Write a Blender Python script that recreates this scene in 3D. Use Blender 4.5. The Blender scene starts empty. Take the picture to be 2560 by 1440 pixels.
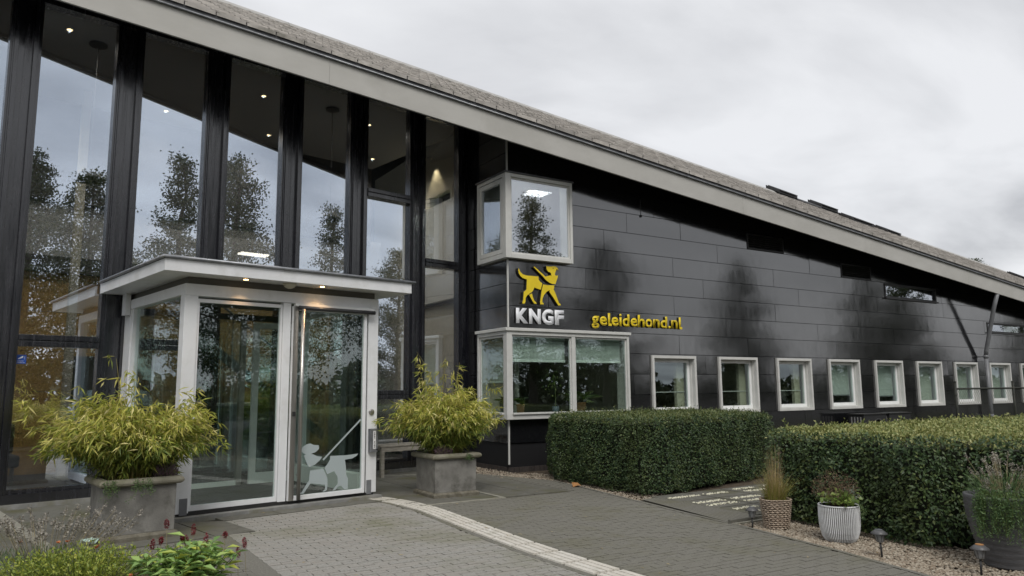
import bpy, bmesh, math, random
import numpy as np
from mathutils import Vector, Matrix

random.seed(11)
rng = np.random.default_rng(11)
SC = bpy.context.scene
COL = SC.collection
rad = math.radians

# ------------------------------------------------------------------ camera
YAW, PITCH, ROLL = rad(32.2018), rad(7.77555), rad(-0.51815)
CAMLOC = Vector((-6.2155, -10.0, 1.265))
_f = Vector((math.sin(YAW)*math.cos(PITCH), math.cos(YAW)*math.cos(PITCH), math.sin(PITCH)))
_r = Vector((math.cos(YAW), -math.sin(YAW), 0))
_u = _r.cross(_f)
_r2 = _r*math.cos(ROLL)+_u*math.sin(ROLL)
_u2 = _u*math.cos(ROLL)-_r*math.sin(ROLL)
cam = bpy.data.cameras.new('camera')
cam.sensor_width = 36.0
cam.lens = 1856.444/2560*36
cam.clip_end = 2000
cam_o = bpy.data.objects.new('camera', cam)
COL.objects.link(cam_o)
cam_o.matrix_world = Matrix(((_r2.x, _u2.x, -_f.x, CAMLOC.x), (_r2.y, _u2.y, -_f.y, CAMLOC.y),
                             (_r2.z, _u2.z, -_f.z, CAMLOC.z), (0, 0, 0, 1)))
SC.camera = cam_o
SC.render.resolution_x, SC.render.resolution_y = 1024, 576

# ------------------------------------------------------------------ world: overcast sky over a Nishita base
SUN_EL, SUN_AZ = rad(48), rad(205)          # azimuth measured clockwise from +Y
w = bpy.data.worlds.new('World')
SC.world = w
w.use_nodes = True
nt = w.node_tree
nt.nodes.clear()
def wn(t, **k):
    n = nt.nodes.new(t)
    for a, b in k.items():
        setattr(n, a, b)
    return n
sky = wn('ShaderNodeTexSky', sky_type='NISHITA', sun_disc=False, sun_elevation=SUN_EL, sun_rotation=SUN_AZ)
sky.air_density = 1.0
sky.dust_density = 2.0
bg1 = wn('ShaderNodeBackground')
bg1.inputs['Strength'].default_value = 0.11
nt.links.new(sky.outputs[0], bg1.inputs[0])
tc = wn('ShaderNodeTexCoord')
sep = wn('ShaderNodeSeparateXYZ')
nt.links.new(tc.outputs['Generated'], sep.inputs[0])
mz = wn('ShaderNodeMath', operation='MAXIMUM')
mz.inputs[1].default_value = 0.0
nt.links.new(sep.outputs[2], mz.inputs[0])
az = wn('ShaderNodeMath', operation='ADD')
az.inputs[1].default_value = 0.16
nt.links.new(mz.outputs[0], az.inputs[0])
dx = wn('ShaderNodeMath', operation='DIVIDE')
dy = wn('ShaderNodeMath', operation='DIVIDE')
nt.links.new(sep.outputs[0], dx.inputs[0]); nt.links.new(az.outputs[0], dx.inputs[1])
nt.links.new(sep.outputs[1], dy.inputs[0]); nt.links.new(az.outputs[0], dy.inputs[1])
cmb = wn('ShaderNodeCombineXYZ')
nt.links.new(dx.outputs[0], cmb.inputs[0]); nt.links.new(dy.outputs[0], cmb.inputs[1])
mp = wn('ShaderNodeMapping')
mp.inputs['Location'].default_value = (4.7, 2.9, 0.6)
mp.inputs['Rotation'].default_value = (0, 0, rad(-32))
mp.inputs['Scale'].default_value = (0.55, 0.95, 1)
nt.links.new(cmb.outputs[0], mp.inputs[0])
nz = wn('ShaderNodeTexNoise')
nz.inputs['Scale'].default_value = 2.1
nz.inputs['Detail'].default_value = 7
nz.inputs['Roughness'].default_value = 0.5
nz.inputs['Distortion'].default_value = 0.35
nt.links.new(mp.outputs[0], nz.inputs['Vector'])
cr = wn('ShaderNodeValToRGB')
cr.color_ramp.elements[0].position = 0.32
cr.color_ramp.elements[0].color = (0.40, 0.405, 0.42, 1)
cr.color_ramp.elements[1].position = 0.62
cr.color_ramp.elements[1].color = (0.66, 0.665, 0.68, 1)
e = cr.color_ramp.elements.new(0.47)
e.color = (0.55, 0.555, 0.57, 1)
nt.links.new(nz.outputs['Fac'], cr.inputs[0])
bg2 = wn('ShaderNodeBackground')
bg2.inputs['Strength'].default_value = 1.0
nt.links.new(cr.outputs[0], bg2.inputs[0])
mix = wn('ShaderNodeMixShader')
mix.inputs[0].default_value = 0.93
nt.links.new(bg1.outputs[0], mix.inputs[1]); nt.links.new(bg2.outputs[0], mix.inputs[2])
wo = wn('ShaderNodeOutputWorld')
nt.links.new(mix.outputs[0], wo.inputs[0])

# ------------------------------------------------------------------ veiled sun
sl = bpy.data.lights.new('sun', 'SUN')
sl.energy = 1.5
sl.angle = rad(28)
sl.color = (1.0, 0.97, 0.92)
so = bpy.data.objects.new('sun', sl)
COL.objects.link(so)
sd = Vector((math.sin(SUN_AZ)*math.cos(SUN_EL), math.cos(SUN_AZ)*math.cos(SUN_EL), math.sin(SUN_EL)))
so.rotation_euler = sd.to_track_quat('Z', 'Y').to_euler()
so.location = (0, -20, 30)

SC.view_settings.view_transform = 'Standard'
SC.view_settings.look = 'None'
SC.view_settings.gamma = 1
SC.view_settings.exposure = 0.42
SC.view_settings.use_curve_mapping = False

# ------------------------------------------------------------------ frames
A = rad(10.3464)                       # the glazed hall stands at this angle to the black wing
CA, SA = math.cos(A), math.sin(A)
def G(p):
    return (p[0]*CA-p[1]*SA, p[0]*SA+p[1]*CA, p[2])
def toG(x, y):
    return (x*CA+y*SA, -x*SA+y*CA)
def BZ(x):                             # underside of the sloping fascia
    return 5.03-0.1003*x
FY = -0.65                             # fascia stands this far in front of the black wall
RP = 0.565                             # rise of the roof going in

# ------------------------------------------------------------------ mesh helpers
WLOC = {}
class MB:
    def __init__(s, T=None):
        s.v = []; s.f = []; s.T = T
    def add(s, vs, fs):
        o = len(s.v)
        if s.T:
            vs = [s.T(p) for p in vs]
        s.v += [tuple(p) for p in vs]
        s.f += [[i+o for i in f] for f in fs]
        return s
    def box(s, x0, x1, y0, y1, z0, z1):
        return s.add([(x0, y0, z0), (x1, y0, z0), (x1, y1, z0), (x0, y1, z0), (x0, y0, z1), (x1, y0, z1), (x1, y1, z1), (x0, y1, z1)],
                     [(0, 3, 2, 1), (4, 5, 6, 7), (0, 1, 5, 4), (1, 2, 6, 5), (2, 3, 7, 6), (3, 0, 4, 7)])
    def pxz(s, poly, y0, y1):
        n = len(poly)
        vs = [(x, y0, z) for x, z in poly]+[(x, y1, z) for x, z in poly]
        return s.add(vs, [list(range(n)), list(range(2*n-1, n-1, -1))]+[(i, i+n, (i+1) % n+n, (i+1) % n) for i in range(n)])
    def pyz(s, poly, x0, x1):
        n = len(poly)
        vs = [(x0, y, z) for y, z in poly]+[(x1, y, z) for y, z in poly]
        return s.add(vs, [list(range(n)), list(range(2*n-1, n-1, -1))]+[(i, i+n, (i+1) % n+n, (i+1) % n) for i in range(n)])
    def pxy(s, poly, z0, z1):
        n = len(poly)
        vs = [(x, y, z0) for x, y in poly]+[(x, y, z1) for x, y in poly]
        return s.add(vs, [list(range(n)), list(range(2*n-1, n-1, -1))]+[(i, i+n, (i+1) % n+n, (i+1) % n) for i in range(n)])
    def quad(s, *ps):
        return s.add(ps, [list(range(len(ps)))])
    def tube(s, path, r, n=8, r2=None):
        pts = [Vector(p) for p in path]
        m = len(pts)
        vs = []; fs = []
        up0 = None
        for i, p in enumerate(pts):
            d = (pts[min(i+1, m-1)]-pts[max(i-1, 0)]).normalized()
            if up0 is None:
                up0 = Vector((0, 0, 1)) if abs(d.z) < .9 else Vector((1, 0, 0))
            a = d.cross(up0).normalized(); b = a.cross(d).normalized()
            up0 = b
            rr = r if r2 is None else r+(r2-r)*i/max(1, m-1)
            for k in range(n):
                t = 2*math.pi*k/n
                vs.append(tuple(p+a*math.cos(t)*rr+b*math.sin(t)*rr))
        for i in range(m-1):
            for k in range(n):
                fs.append((i*n+k, i*n+(k+1) % n, (i+1)*n+(k+1) % n, (i+1)*n+k))
        fs.append(list(range(n))[::-1]); fs.append(list(range((m-1)*n, m*n)))
        return s.add(vs, fs)
    def lathe(s, prof, c=(0, 0, 0), n=24, rib=0, ribamp=0):
        vs = []; fs = []
        m = len(prof)
        for (r, z) in prof:
            for k in range(n):
                t = 2*math.pi*k/n
                rr = r*(1+(ribamp if (rib and k % 2) else 0))
                vs.append((c[0]+rr*math.cos(t), c[1]+rr*math.sin(t), c[2]+z))
        for i in range(m-1):
            for k in range(n):
                fs.append((i*n+k, i*n+(k+1) % n, (i+1)*n+(k+1) % n, (i+1)*n+k))
        fs.append(list(range(n))[::-1]); fs.append(list(range((m-1)*n, m*n)))
        return s.add(vs, fs)
    def frame(s, x0, x1, z0, z1, t, y0, y1, tb=None, tt=None):   # rectangular frame in the xz plane, members butted
        tb = t if tb is None else tb; tt = t if tt is None else tt
        s.box(x0, x0+t, y0, y1, z0, z1); s.box(x1-t, x1, y0, y1, z0, z1)
        s.box(x0+t, x1-t, y0, y1, z0, z0+tb); s.box(x0+t, x1-t, y0, y1, z1-tt, z1)
        return s
    def mesh(s, name, off=(0, 0, 0), fix=True, smooth=False):
        me = bpy.data.meshes.new(name)
        ox, oy, oz = off
        me.from_pydata([(x-ox, y-oy, z-oz) for x, y, z in s.v], [], s.f)
        if fix:
            bm = bmesh.new(); bm.from_mesh(me)
            bmesh.ops.recalc_face_normals(bm, faces=bm.faces)
            bm.to_mesh(me); bm.free()
        if smooth:
            me.polygons.foreach_set('use_smooth', [True]*len(me.polygons))
        return me
    def build(s, name, mat, parent=None, smooth=False, bevel=0, fix=True, kind=None):
        off = WLOC.get(parent.name, (0, 0, 0)) if parent else (0, 0, 0)
        me = s.mesh(name, off, fix, smooth)
        return link(name, me, mat, parent, bevel, kind)

def link(name, me, mat, parent=None, bevel=0, kind=None, loc=None):
    o = bpy.data.objects.new(name, me)
    COL.objects.link(o)
    if mat is not None and me is not None and len(me.materials) == 0:
        me.materials.append(mat)
    if parent is not None:
        o.parent = parent
        WLOC[o.name] = WLOC.get(parent.name, (0, 0, 0))
    if loc is not None:
        o.location = loc
    if bevel:
        b = o.modifiers.new('bevel', 'BEVEL'); b.width = bevel; b.segments = 2; b.limit_method = 'ANGLE'; b.angle_limit = rad(40)
    if kind:
        o['kind'] = kind
    return o

def tag(o, label, cat, group=None):
    o['label'] = label; o['category'] = cat
    if group:
        o['group'] = group
    return o
def thing(name, label, cat, loc=(0, 0, 0), group=None):
    o = bpy.data.objects.new(name, None)
    o.empty_display_size = .1
    COL.objects.link(o)
    o.location = loc
    WLOC[o.name] = tuple(loc)
    return tag(o, label, cat, group)
def struct(o):
    o['kind'] = 'structure'
    return o
def copy_tree(o, parent=None, loc=None):
    c = o.copy()
    COL.objects.link(c)
    if parent is not None:
        c.parent = parent
    if loc is not None:
        c.location = loc
    for ch in list(o.children):
        copy_tree(ch, c)
    return c

# convex polygon clip by half plane a*x+b*y<=c
def clip(poly, a, b, c):
    out = []
    n = len(poly)
    for i in range(n):
        p, q = poly[i], poly[(i+1) % n]
        dp, dq = a*p[0]+b*p[1]-c, a*q[0]+b*q[1]-c
        if dp <= 0:
            out.append(p)
        if (dp < 0 < dq) or (dq < 0 < dp):
            t = dp/(dp-dq)
            out.append((p[0]+(q[0]-p[0])*t, p[1]+(q[1]-p[1])*t))
    return out
def area(poly):
    return abs(sum(poly[i][0]*poly[(i+1) % len(poly)][1]-poly[(i+1) % len(poly)][0]*poly[i][1] for i in range(len(poly))))/2 if len(poly) > 2 else 0
def minus(rect, holes):                # rect (x0,x1,z0,z1) minus holes -> rects
    rs = [rect]
    for h in holes:
        nr = []
        for (a, b, c, d) in rs:
            if h[0] >= b or h[1] <= a or h[2] >= d or h[3] <= c:
                nr.append((a, b, c, d)); continue
            if h[0] > a: nr.append((a, h[0], c, d))
            if h[1] < b: nr.append((h[1], b, c, d))
            x0, x1 = max(a, h[0]), min(b, h[1])
            if h[2] > c: nr.append((x0, x1, c, h[2]))
            if h[3] < d: nr.append((x0, x1, h[3], d))
        rs = nr
    return [r for r in rs if r[1]-r[0] > .004 and r[3]-r[2] > .004]

# leaves: one folded diamond each
def leafmesh(name, P, D, N, L, W, mat, parent=None, kind='stuff', curl=0.0):
    n = len(P)
    D = D/np.linalg.norm(D, axis=1, keepdims=True)
    S = np.cross(D, N); S /= (np.linalg.norm(S, axis=1, keepdims=True)+1e-9)
    U = np.cross(S, D)
    L = np.broadcast_to(np.asarray(L, float), (n,))[:, None]; W = np.broadcast_to(np.asarray(W, float), (n,))[:, None]
    V = np.empty((n, 4, 3))
    V[:, 0] = P
    V[:, 1] = P+D*L*.42+S*W*.5+U*W*.16
    V[:, 2] = P+D*L-U*L*curl
    V[:, 3] = P+D*L*.42-S*W*.5+U*W*.16
    off = np.array(WLOC.get(parent.name, (0, 0, 0)) if parent else (0, 0, 0))
    V = (V-off).reshape(-1, 3)
    me = bpy.data.meshes.new(name)
    me.vertices.add(n*4); me.vertices.foreach_set('co', V.astype(np.float32).ravel())
    idx = (np.arange(n)[:, None]*4+np.array([0, 1, 2, 0, 2, 3])[None]).ravel()
    me.loops.add(n*6); me.loops.foreach_set('vertex_index', idx.astype(np.int32))
    me.polygons.add(n*2)
    me.polygons.foreach_set('loop_start', np.arange(0, n*6, 3, dtype=np.int32))
    me.polygons.foreach_set('loop_total', np.full(n*2, 3, dtype=np.int32))
    me.update(); me.validate()
    return link(name, me, mat, parent, kind=kind)
def unit(n):
    v = rng.normal(size=(n, 3))
    return v/np.linalg.norm(v, axis=1, keepdims=True)
# ------------------------------------------------------------------ materials
MATS = {}
def newmat(name):
    m = bpy.data.materials.new(name)
    m.use_nodes = True
    m.node_tree.nodes.clear()
    MATS[name] = m
    return m, m.node_tree
def nn(t, ty, **k):
    n = t.nodes.new(ty)
    for a, b in k.items():
        setattr(n, a, b)
    return n
def col4(c):
    return (c[0], c[1], c[2], 1)
def rnd_node(t):                       # one random number per island and per object
    g = nn(t, 'ShaderNodeNewGeometry'); o = nn(t, 'ShaderNodeObjectInfo')
    a = nn(t, 'ShaderNodeMath', operation='ADD'); f = nn(t, 'ShaderNodeMath', operation='FRACT')
    t.links.new(g.outputs['Random Per Island'], a.inputs[0]); t.links.new(o.outputs['Random'], a.inputs[1])
    t.links.new(a.outputs[0], f.inputs[0])
    return f.outputs[0]
def pm(name, c1, c2=None, scale=4., rough=.6, r2=None, bump=0., bscale=60., metal=0., ior=1.45, rnd=0., c3=None,
       detail=5., stretch=(1, 1, 1), lo=.35, hi=.68, s3=None, c4=None, coat=0.):
    m, t = newmat(name)
    out = nn(t, 'ShaderNodeOutputMaterial'); p = nn(t, 'ShaderNodeBsdfPrincipled')
    t.links.new(p.outputs[0], out.inputs[0])
    p.inputs['Roughness'].default_value = rough
    p.inputs['Metallic'].default_value = metal
    p.inputs['IOR'].default_value = ior
    if coat:
        p.inputs['Coat Weight'].default_value = coat; p.inputs['Coat Roughness'].default_value = .08
    g = nn(t, 'ShaderNodeNewGeometry')
    mpn = nn(t, 'ShaderNodeMapping'); mpn.inputs['Scale'].default_value = stretch
    t.links.new(g.outputs['Position'], mpn.inputs[0])
    csock = None
    if c2 is not None:
        z = nn(t, 'ShaderNodeTexNoise'); z.inputs['Scale'].default_value = scale; z.inputs['Detail'].default_value = detail
        z.inputs['Roughness'].default_value = .6
        t.links.new(mpn.outputs[0], z.inputs['Vector'])
        r = nn(t, 'ShaderNodeValToRGB')
        r.color_ramp.elements[0].position = lo; r.color_ramp.elements[0].color = col4(c1)
        r.color_ramp.elements[1].position = hi; r.color_ramp.elements[1].color = col4(c2)
        t.links.new(z.outputs['Fac'], r.inputs[0]); csock = r.outputs[0]
        if r2 is not None:
            rr = nn(t, 'ShaderNodeMapRange'); rr.inputs[1].default_value = lo; rr.inputs[2].default_value = hi
            rr.inputs[3].default_value = rough; rr.inputs[4].default_value = r2
            t.links.new(z.outputs['Fac'], rr.inputs[0]); t.links.new(rr.outputs[0], p.inputs['Roughness'])
    if c4 is not None:                 # patches with a shape of their own (moss, stain)
        z = nn(t, 'ShaderNodeTexNoise'); z.inputs['Scale'].default_value = s3 or scale*.3; z.inputs['Detail'].default_value = 7
        z.inputs['Roughness'].default_value = .65
        t.links.new(g.outputs['Position'], z.inputs['Vector'])
        mr = nn(t, 'ShaderNodeMapRange'); mr.inputs[1].default_value = .50; mr.inputs[2].default_value = .66
        t.links.new(z.outputs['Fac'], mr.inputs[0])
        mx = nn(t, 'ShaderNodeMix', data_type='RGBA')
        t.links.new(mr.outputs[0], mx.inputs[0])
        if csock: t.links.new(csock, mx.inputs[6])
        else: mx.inputs[6].default_value = col4(c1)
        mx.inputs[7].default_value = col4(c4); csock = mx.outputs[2]
    if rnd:
        f = rnd_node(t)
        mx = nn(t, 'ShaderNodeMix', data_type='RGBA')
        mm = nn(t, 'ShaderNodeMath', operation='MULTIPLY'); mm.inputs[1].default_value = rnd
        t.links.new(f, mm.inputs[0]); t.links.new(mm.outputs[0], mx.inputs[0])
        if csock: t.links.new(csock, mx.inputs[6])
        else: mx.inputs[6].default_value = col4(c1)
        mx.inputs[7].default_value = col4(c3 or c1); csock = mx.outputs[2]
    if csock: t.links.new(csock, p.inputs['Base Color'])
    else: p.inputs['Base Color'].default_value = col4(c1)
    if bump:
        z = nn(t, 'ShaderNodeTexNoise'); z.inputs['Scale'].default_value = bscale; z.inputs['Detail'].default_value = 4
        t.links.new(mpn.outputs[0], z.inputs['Vector'])
        b = nn(t, 'ShaderNodeBump'); b.inputs['Strength'].default_value = bump; b.inputs['Distance'].default_value = .01
        t.links.new(z.outputs['Fac'], b.inputs['Height']); t.links.new(b.outputs[0], p.inputs['Normal'])
    return m
def leafmat(name, stops, rough=.45, trans=.25, tcol=None, clump=0., ccol=None, cs=3.):
    m, t = newmat(name)
    out = nn(t, 'ShaderNodeOutputMaterial'); p = nn(t, 'ShaderNodeBsdfPrincipled')
    p.inputs['Roughness'].default_value = rough
    r = nn(t, 'ShaderNodeValToRGB')
    els = r.color_ramp.elements
    els[0].position = stops[0][0]; els[0].color = col4(stops[0][1])
    els[1].position = stops[-1][0]; els[1].color = col4(stops[-1][1])
    for q, c in stops[1:-1]:
        e = els.new(q); e.color = col4(c)
    t.links.new(rnd_node(t), r.inputs[0])
    cs_ = r.outputs[0]
    if clump:
        g = nn(t, 'ShaderNodeNewGeometry')
        z = nn(t, 'ShaderNodeTexNoise'); z.inputs['Scale'].default_value = cs; z.inputs['Detail'].default_value = 3
        t.links.new(g.outputs['Position'], z.inputs['Vector'])
        mr = nn(t, 'ShaderNodeMapRange'); mr.inputs[1].default_value = .45; mr.inputs[2].default_value = .7; mr.inputs[4].default_value = clump
        t.links.new(z.outputs['Fac'], mr.inputs[0])
        mx = nn(t, 'ShaderNodeMix', data_type='RGBA'); t.links.new(mr.outputs[0], mx.inputs[0])
        t.links.new(cs_, mx.inputs[6]); mx.inputs[7].default_value = col4(ccol); cs_ = mx.outputs[2]
    t.links.new(cs_, p.inputs['Base Color'])
    if trans:
        tr = nn(t, 'ShaderNodeBsdfTranslucent')
        if tcol: tr.inputs[0].default_value = col4(tcol)
        else: t.links.new(cs_, tr.inputs[0])
        ms = nn(t, 'ShaderNodeMixShader'); ms.inputs[0].default_value = trans
        t.links.new(p.outputs[0], ms.inputs[1]); t.links.new(tr.outputs[0], ms.inputs[2]); t.links.new(ms.outputs[0], out.inputs[0])
    else:
        t.links.new(p.outputs[0], out.inputs[0])
    return m
def glass(name, r0, tint, rtint=(1, 1, 1), wav=.003, wscale=1.2):
    m, t = newmat(name)
    out = nn(t, 'ShaderNodeOutputMaterial')
    tr = nn(t, 'ShaderNodeBsdfTransparent'); tr.inputs[0].default_value = col4(tint)
    gl = nn(t, 'ShaderNodeBsdfGlossy'); gl.inputs['Roughness'].default_value = 0.0; gl.inputs[0].default_value = col4(rtint)
    lw = nn(t, 'ShaderNodeLayerWeight'); lw.inputs[0].default_value = .5          # Schlick reflectance of coated float glass
    pw = nn(t, 'ShaderNodeMath', operation='POWER'); pw.inputs[1].default_value = 5
    t.links.new(lw.outputs['Facing'], pw.inputs[0])
    fr = nn(t, 'ShaderNodeMath', operation='MULTIPLY_ADD'); fr.inputs[1].default_value = 1-r0; fr.inputs[2].default_value = r0
    t.links.new(pw.outputs[0], fr.inputs[0])
    if wav:
        g = nn(t, 'ShaderNodeNewGeometry')
        z = nn(t, 'ShaderNodeTexNoise'); z.inputs['Scale'].default_value = wscale; z.inputs['Detail'].default_value = 1
        t.links.new(g.outputs['Position'], z.inputs['Vector'])
        b = nn(t, 'ShaderNodeBump'); b.inputs['Strength'].default_value = wav; b.inputs['Distance'].default_value = .1
        t.links.new(z.outputs['Fac'], b.inputs['Height']); t.links.new(b.outputs[0], gl.inputs['Normal'])
    ms = nn(t, 'ShaderNodeMixShader')
    t.links.new(fr.outputs[0], ms.inputs[0]); t.links.new(tr.outputs[0], ms.inputs[1]); t.links.new(gl.outputs[0], ms.inputs[2])
    t.links.new(ms.outputs[0], out.inputs[0])
    return m
def emit(name, c, s):
    m, t = newmat(name)
    out = nn(t, 'ShaderNodeOutputMaterial'); e = nn(t, 'ShaderNodeEmission')
    e.inputs[0].default_value = col4(c); e.inputs[1].default_value = s
    t.links.new(e.outputs[0], out.inputs[0])
    return m

# black glossy cladding: weather streaks in the gloss, each panel a shade of its own
def cladding(name, base, ior, rlo, rhi):
    m, t = newmat(name)
    out = nn(t, 'ShaderNodeOutputMaterial'); p = nn(t, 'ShaderNodeBsdfPrincipled')
    t.links.new(p.outputs[0], out.inputs[0])
    p.inputs['IOR'].default_value = ior
    g = nn(t, 'ShaderNodeNewGeometry')
    mpn = nn(t, 'ShaderNodeMapping'); mpn.inputs['Scale'].default_value = (6, 6, 1.1)
    t.links.new(g.outputs['Position'], mpn.inputs[0])
    z = nn(t, 'ShaderNodeTexNoise'); z.inputs['Scale'].default_value = 1.6; z.inputs['Detail'].default_value = 7; z.inputs['Roughness'].default_value = .65
    t.links.new(mpn.outputs[0], z.inputs['Vector'])
    mr = nn(t, 'ShaderNodeMapRange'); mr.inputs[1].default_value = .35; mr.inputs[2].default_value = .75
    mr.inputs[3].default_value = rlo; mr.inputs[4].default_value = rhi
    t.links.new(z.outputs['Fac'], mr.inputs[0]); t.links.new(mr.outputs[0], p.inputs['Roughness'])
    mx = nn(t, 'ShaderNodeMix', data_type='RGBA'); t.links.new(rnd_node(t), mx.inputs[0])
    mx.inputs[6].default_value = col4([c*.7 for c in base]); mx.inputs[7].default_value = col4([c*1.3 for c in base])
    z2 = nn(t, 'ShaderNodeTexNoise'); z2.inputs['Scale'].default_value = 11; z2.inputs['Detail'].default_value = 8
    t.links.new(mpn.outputs[0], z2.inputs['Vector'])
    mr2 = nn(t, 'ShaderNodeMapRange'); mr2.inputs[1].default_value = .66; mr2.inputs[2].default_value = .80; mr2.inputs[4].default_value = .5
    t.links.new(z2.outputs['Fac'], mr2.inputs[0])
    mx2 = nn(t, 'ShaderNodeMix', data_type='RGBA'); t.links.new(mr2.outputs[0], mx2.inputs[0])
    t.links.new(mx.outputs[2], mx2.inputs[6]); mx2.inputs[7].default_value = (.05, .05, .05, 1)
    t.links.new(mx2.outputs[2], p.inputs['Base Color'])
    z3 = nn(t, 'ShaderNodeTexNoise'); z3.inputs['Scale'].default_value = 2.2; z3.inputs['Detail'].default_value = 2
    t.links.new(g.outputs['Position'], z3.inputs['Vector'])
    b = nn(t, 'ShaderNodeBump'); b.inputs['Strength'].default_value = .02; b.inputs['Distance'].default_value = .1
    t.links.new(z3.outputs['Fac'], b.inputs['Height']); t.links.new(b.outputs[0], p.inputs['Normal'])
    return m

M = MATS
cladding('black_panel', (.0075, .0078, .009), 2.4, .08, .15)
pm('black_back', (.004, .004, .005), rough=.7)
pm('black_paint', (.0065, .007, .0105), (.014, .014, .019), scale=3, stretch=(9, 9, .6), rough=.14, r2=.32, ior=1.95, bump=.05, bscale=14)
pm('black_soffit', (.006, .006, .007), rough=.8)
pm('black_metal', (.018, .018, .019), (.03, .029, .028), scale=8, rough=.45)
pm('fascia', (.405, .395, .365), (.455, .445, .415), scale=1.3, rough=.5, stretch=(1, 1, 2.5), c4=(.39, .38, .35), s3=.9)
pm('zinc', (.20, .21, .225), (.36, .37, .39), scale=9, rough=.4, metal=.6)
pm('dark_zinc', (.05, .052, .056), (.1, .1, .105), scale=9, rough=.5)
pm('roof_tile', (.36, .335, .305), (.52, .49, .45), scale=6, rough=.8, bump=.3, bscale=70, rnd=.55, c3=(.26, .245, .23), c4=(.2, .19, .165), s3=2.2)
pm('ridge', (.30, .295, .28), (.4, .39, .37), scale=4, rough=.7)
pm('frame_grey', (.53, .53, .505), (.60, .60, .575), scale=5, rough=.4)
pm('sash_white', (.76, .77, .76), (.82, .83, .82), scale=5, rough=.35)
pm('porch_white', (.71, .72, .735), (.79, .80, .81), scale=2.5, rough=.3, r2=.42, stretch=(1, 1, .5), c4=(.66, .665, .66), s3=3.)
pm('steel', (.38, .365, .34), (.48, .465, .44), scale=20, rough=.33, metal=.85, stretch=(1, 1, .1))
pm('dark_steel', (.05, .05, .052), rough=.3, metal=.3)
pm('yellow', (.72, .53, .016), (.78, .60, .025), scale=7, rough=.38)
pm('letter_white', (.74, .75, .78), (.80, .81, .84), scale=7, rough=.4)
pm('stone', (.145, .14, .128), (.235, .228, .21), scale=5, rough=.85, bump=.35, bscale=90, c4=(.095, .092, .08), s3=4.2, detail=8)
pm('stone_rim', (.17, .158, .115), (.25, .235, .185), scale=7, rough=.85, bump=.35, bscale=80, c4=(.13, .13, .075), s3=4)
pm('stone_foot', (.10, .09, .065), (.19, .175, .14), scale=14, rough=.9, bump=.4, bscale=70)
pm('paver_light', (.235, .229, .208), (.36, .35, .325), scale=60, rough=.85, bump=.5, bscale=220, rnd=.6, c3=(.30, .28, .25), c4=(.185, .185, .125), s3=.8, detail=3)
pm('paver_dark', (.135, .129, .11), (.21, .202, .176), scale=70, rough=.85, bump=.5, bscale=220, rnd=.5, c3=(.17, .165, .135), c4=(.135, .128, .08), s3=.9, detail=3)
pm('paver_bed', (.055, .052, .04), (.085, .08, .06), scale=30, rough=.95)
pm('slab', (.10, .096, .078), (.155, .15, .13), scale=12, rough=.8, bump=.25, bscale=150, c4=(.085, .082, .035), s3=1.5, rnd=.3, c3=(.15, .148, .13))
pm('slab_edge', (.22, .21, .17), (.30, .29, .245), scale=16, rough=.85)
pm('concrete', (.19, .19, .18), (.27, .27, .26), scale=9, rough=.85, bump=.3, bscale=90, c4=(.17, .16, .11), s3=2.5)
pm('tactile', (.54, .515, .46), (.65, .625, .57), scale=25, rough=.8, bump=.3, bscale=160, rnd=.35, c3=(.54, .49, .42), c4=(.44, .42, .36), s3=6)
pm('earth', (.05, .037, .025), (.10, .075, .05), scale=20, rough=.95, bump=.5, bscale=60)
pm('gravel', (.33, .285, .22), (.50, .45, .37), scale=40, rough=.85, rnd=.85, c3=(.17, .125, .085))
pm('pebble', (.60, .58, .46), (.72, .70, .58), scale=40, rough=.7, rnd=.5, c3=(.55, .52, .36))
pm('ground', (.035, .045, .018), (.06, .065, .03), scale=1.2, rough=.95, bump=.4, bscale=12, c4=(.07, .065, .045), s3=.1)
pm('asphalt', (.045, .045, .045), (.065, .064, .062), scale=30, rough=.9)
pm('brick_black', (.022, .018, .017), (.045, .038, .034), scale=30, rough=.6, rnd=.5, c3=(.06, .05, .045), bump=.3)
pm('wood_grey', (.22, .2, .165), (.34, .315, .27), scale=8, stretch=(1, 6, 6), rough=.8, bump=.2, bscale=40)
pm('hall_wood', (.36, .225, .075), (.44, .285, .105), scale=3, stretch=(.5, .5, 6), rough=.5, rnd=.3, c3=(.34, .2, .065))
pm('hall_beige', (.50, .47, .38), (.54, .505, .41), scale=2, rough=.8)
pm('hall_white', (.62, .62, .58), rough=.8)
pm('hall_grey', (.27, .27, .265), (.30, .30, .295), scale=1, rough=.85)
pm('hall_dark', (.035, .034, .033), rough=.7)
pm('hall_floor', (.05, .052, .055), (.075, .076, .078), scale=6, rough=.55)
pm('mat_floor', (.012, .012, .013), (.022, .022, .022), scale=60, rough=.95)
pm('room_wall', (.55, .52, .43), rough=.85)
pm('room_floor', (.11, .085, .06), (.15, .115, .08), scale=5, rough=.6)
pm('blind', (.74, .80, .76), rough=.5)
pm('roller', (.52, .55, .53), rough=.8)
pm('curtain', (.50, .51, .47), (.58, .59, .55), scale=14, stretch=(6, 1, .3), rough=.9)
pm('curtain_dark', (.19, .21, .235), rough=.9)
pm('pipe_dark', (.12, .115, .10), rough=.7)
pm('pipe_grey', (.15, .155, .165), (.20, .205, .215), scale=8, rough=.4)
pm('terracotta', (.30, .16, .07), rough=.8)
pm('pot_blue', (.10, .13, .17), rough=.5)
pm('wicker', (.33, .26, .195), (.48, .40, .32), scale=35, rough=.85, rnd=.5, c3=(.28, .21, .16))
pm('wicker_dark', (.05, .036, .026), rough=.9)
pm('pot_white', (.60, .61, .62), (.68, .69, .70), scale=14, rough=.5, c4=(.5, .5, .49), s3=8)
pm('pot_groove', (.12, .12, .12), rough=.7)
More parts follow.
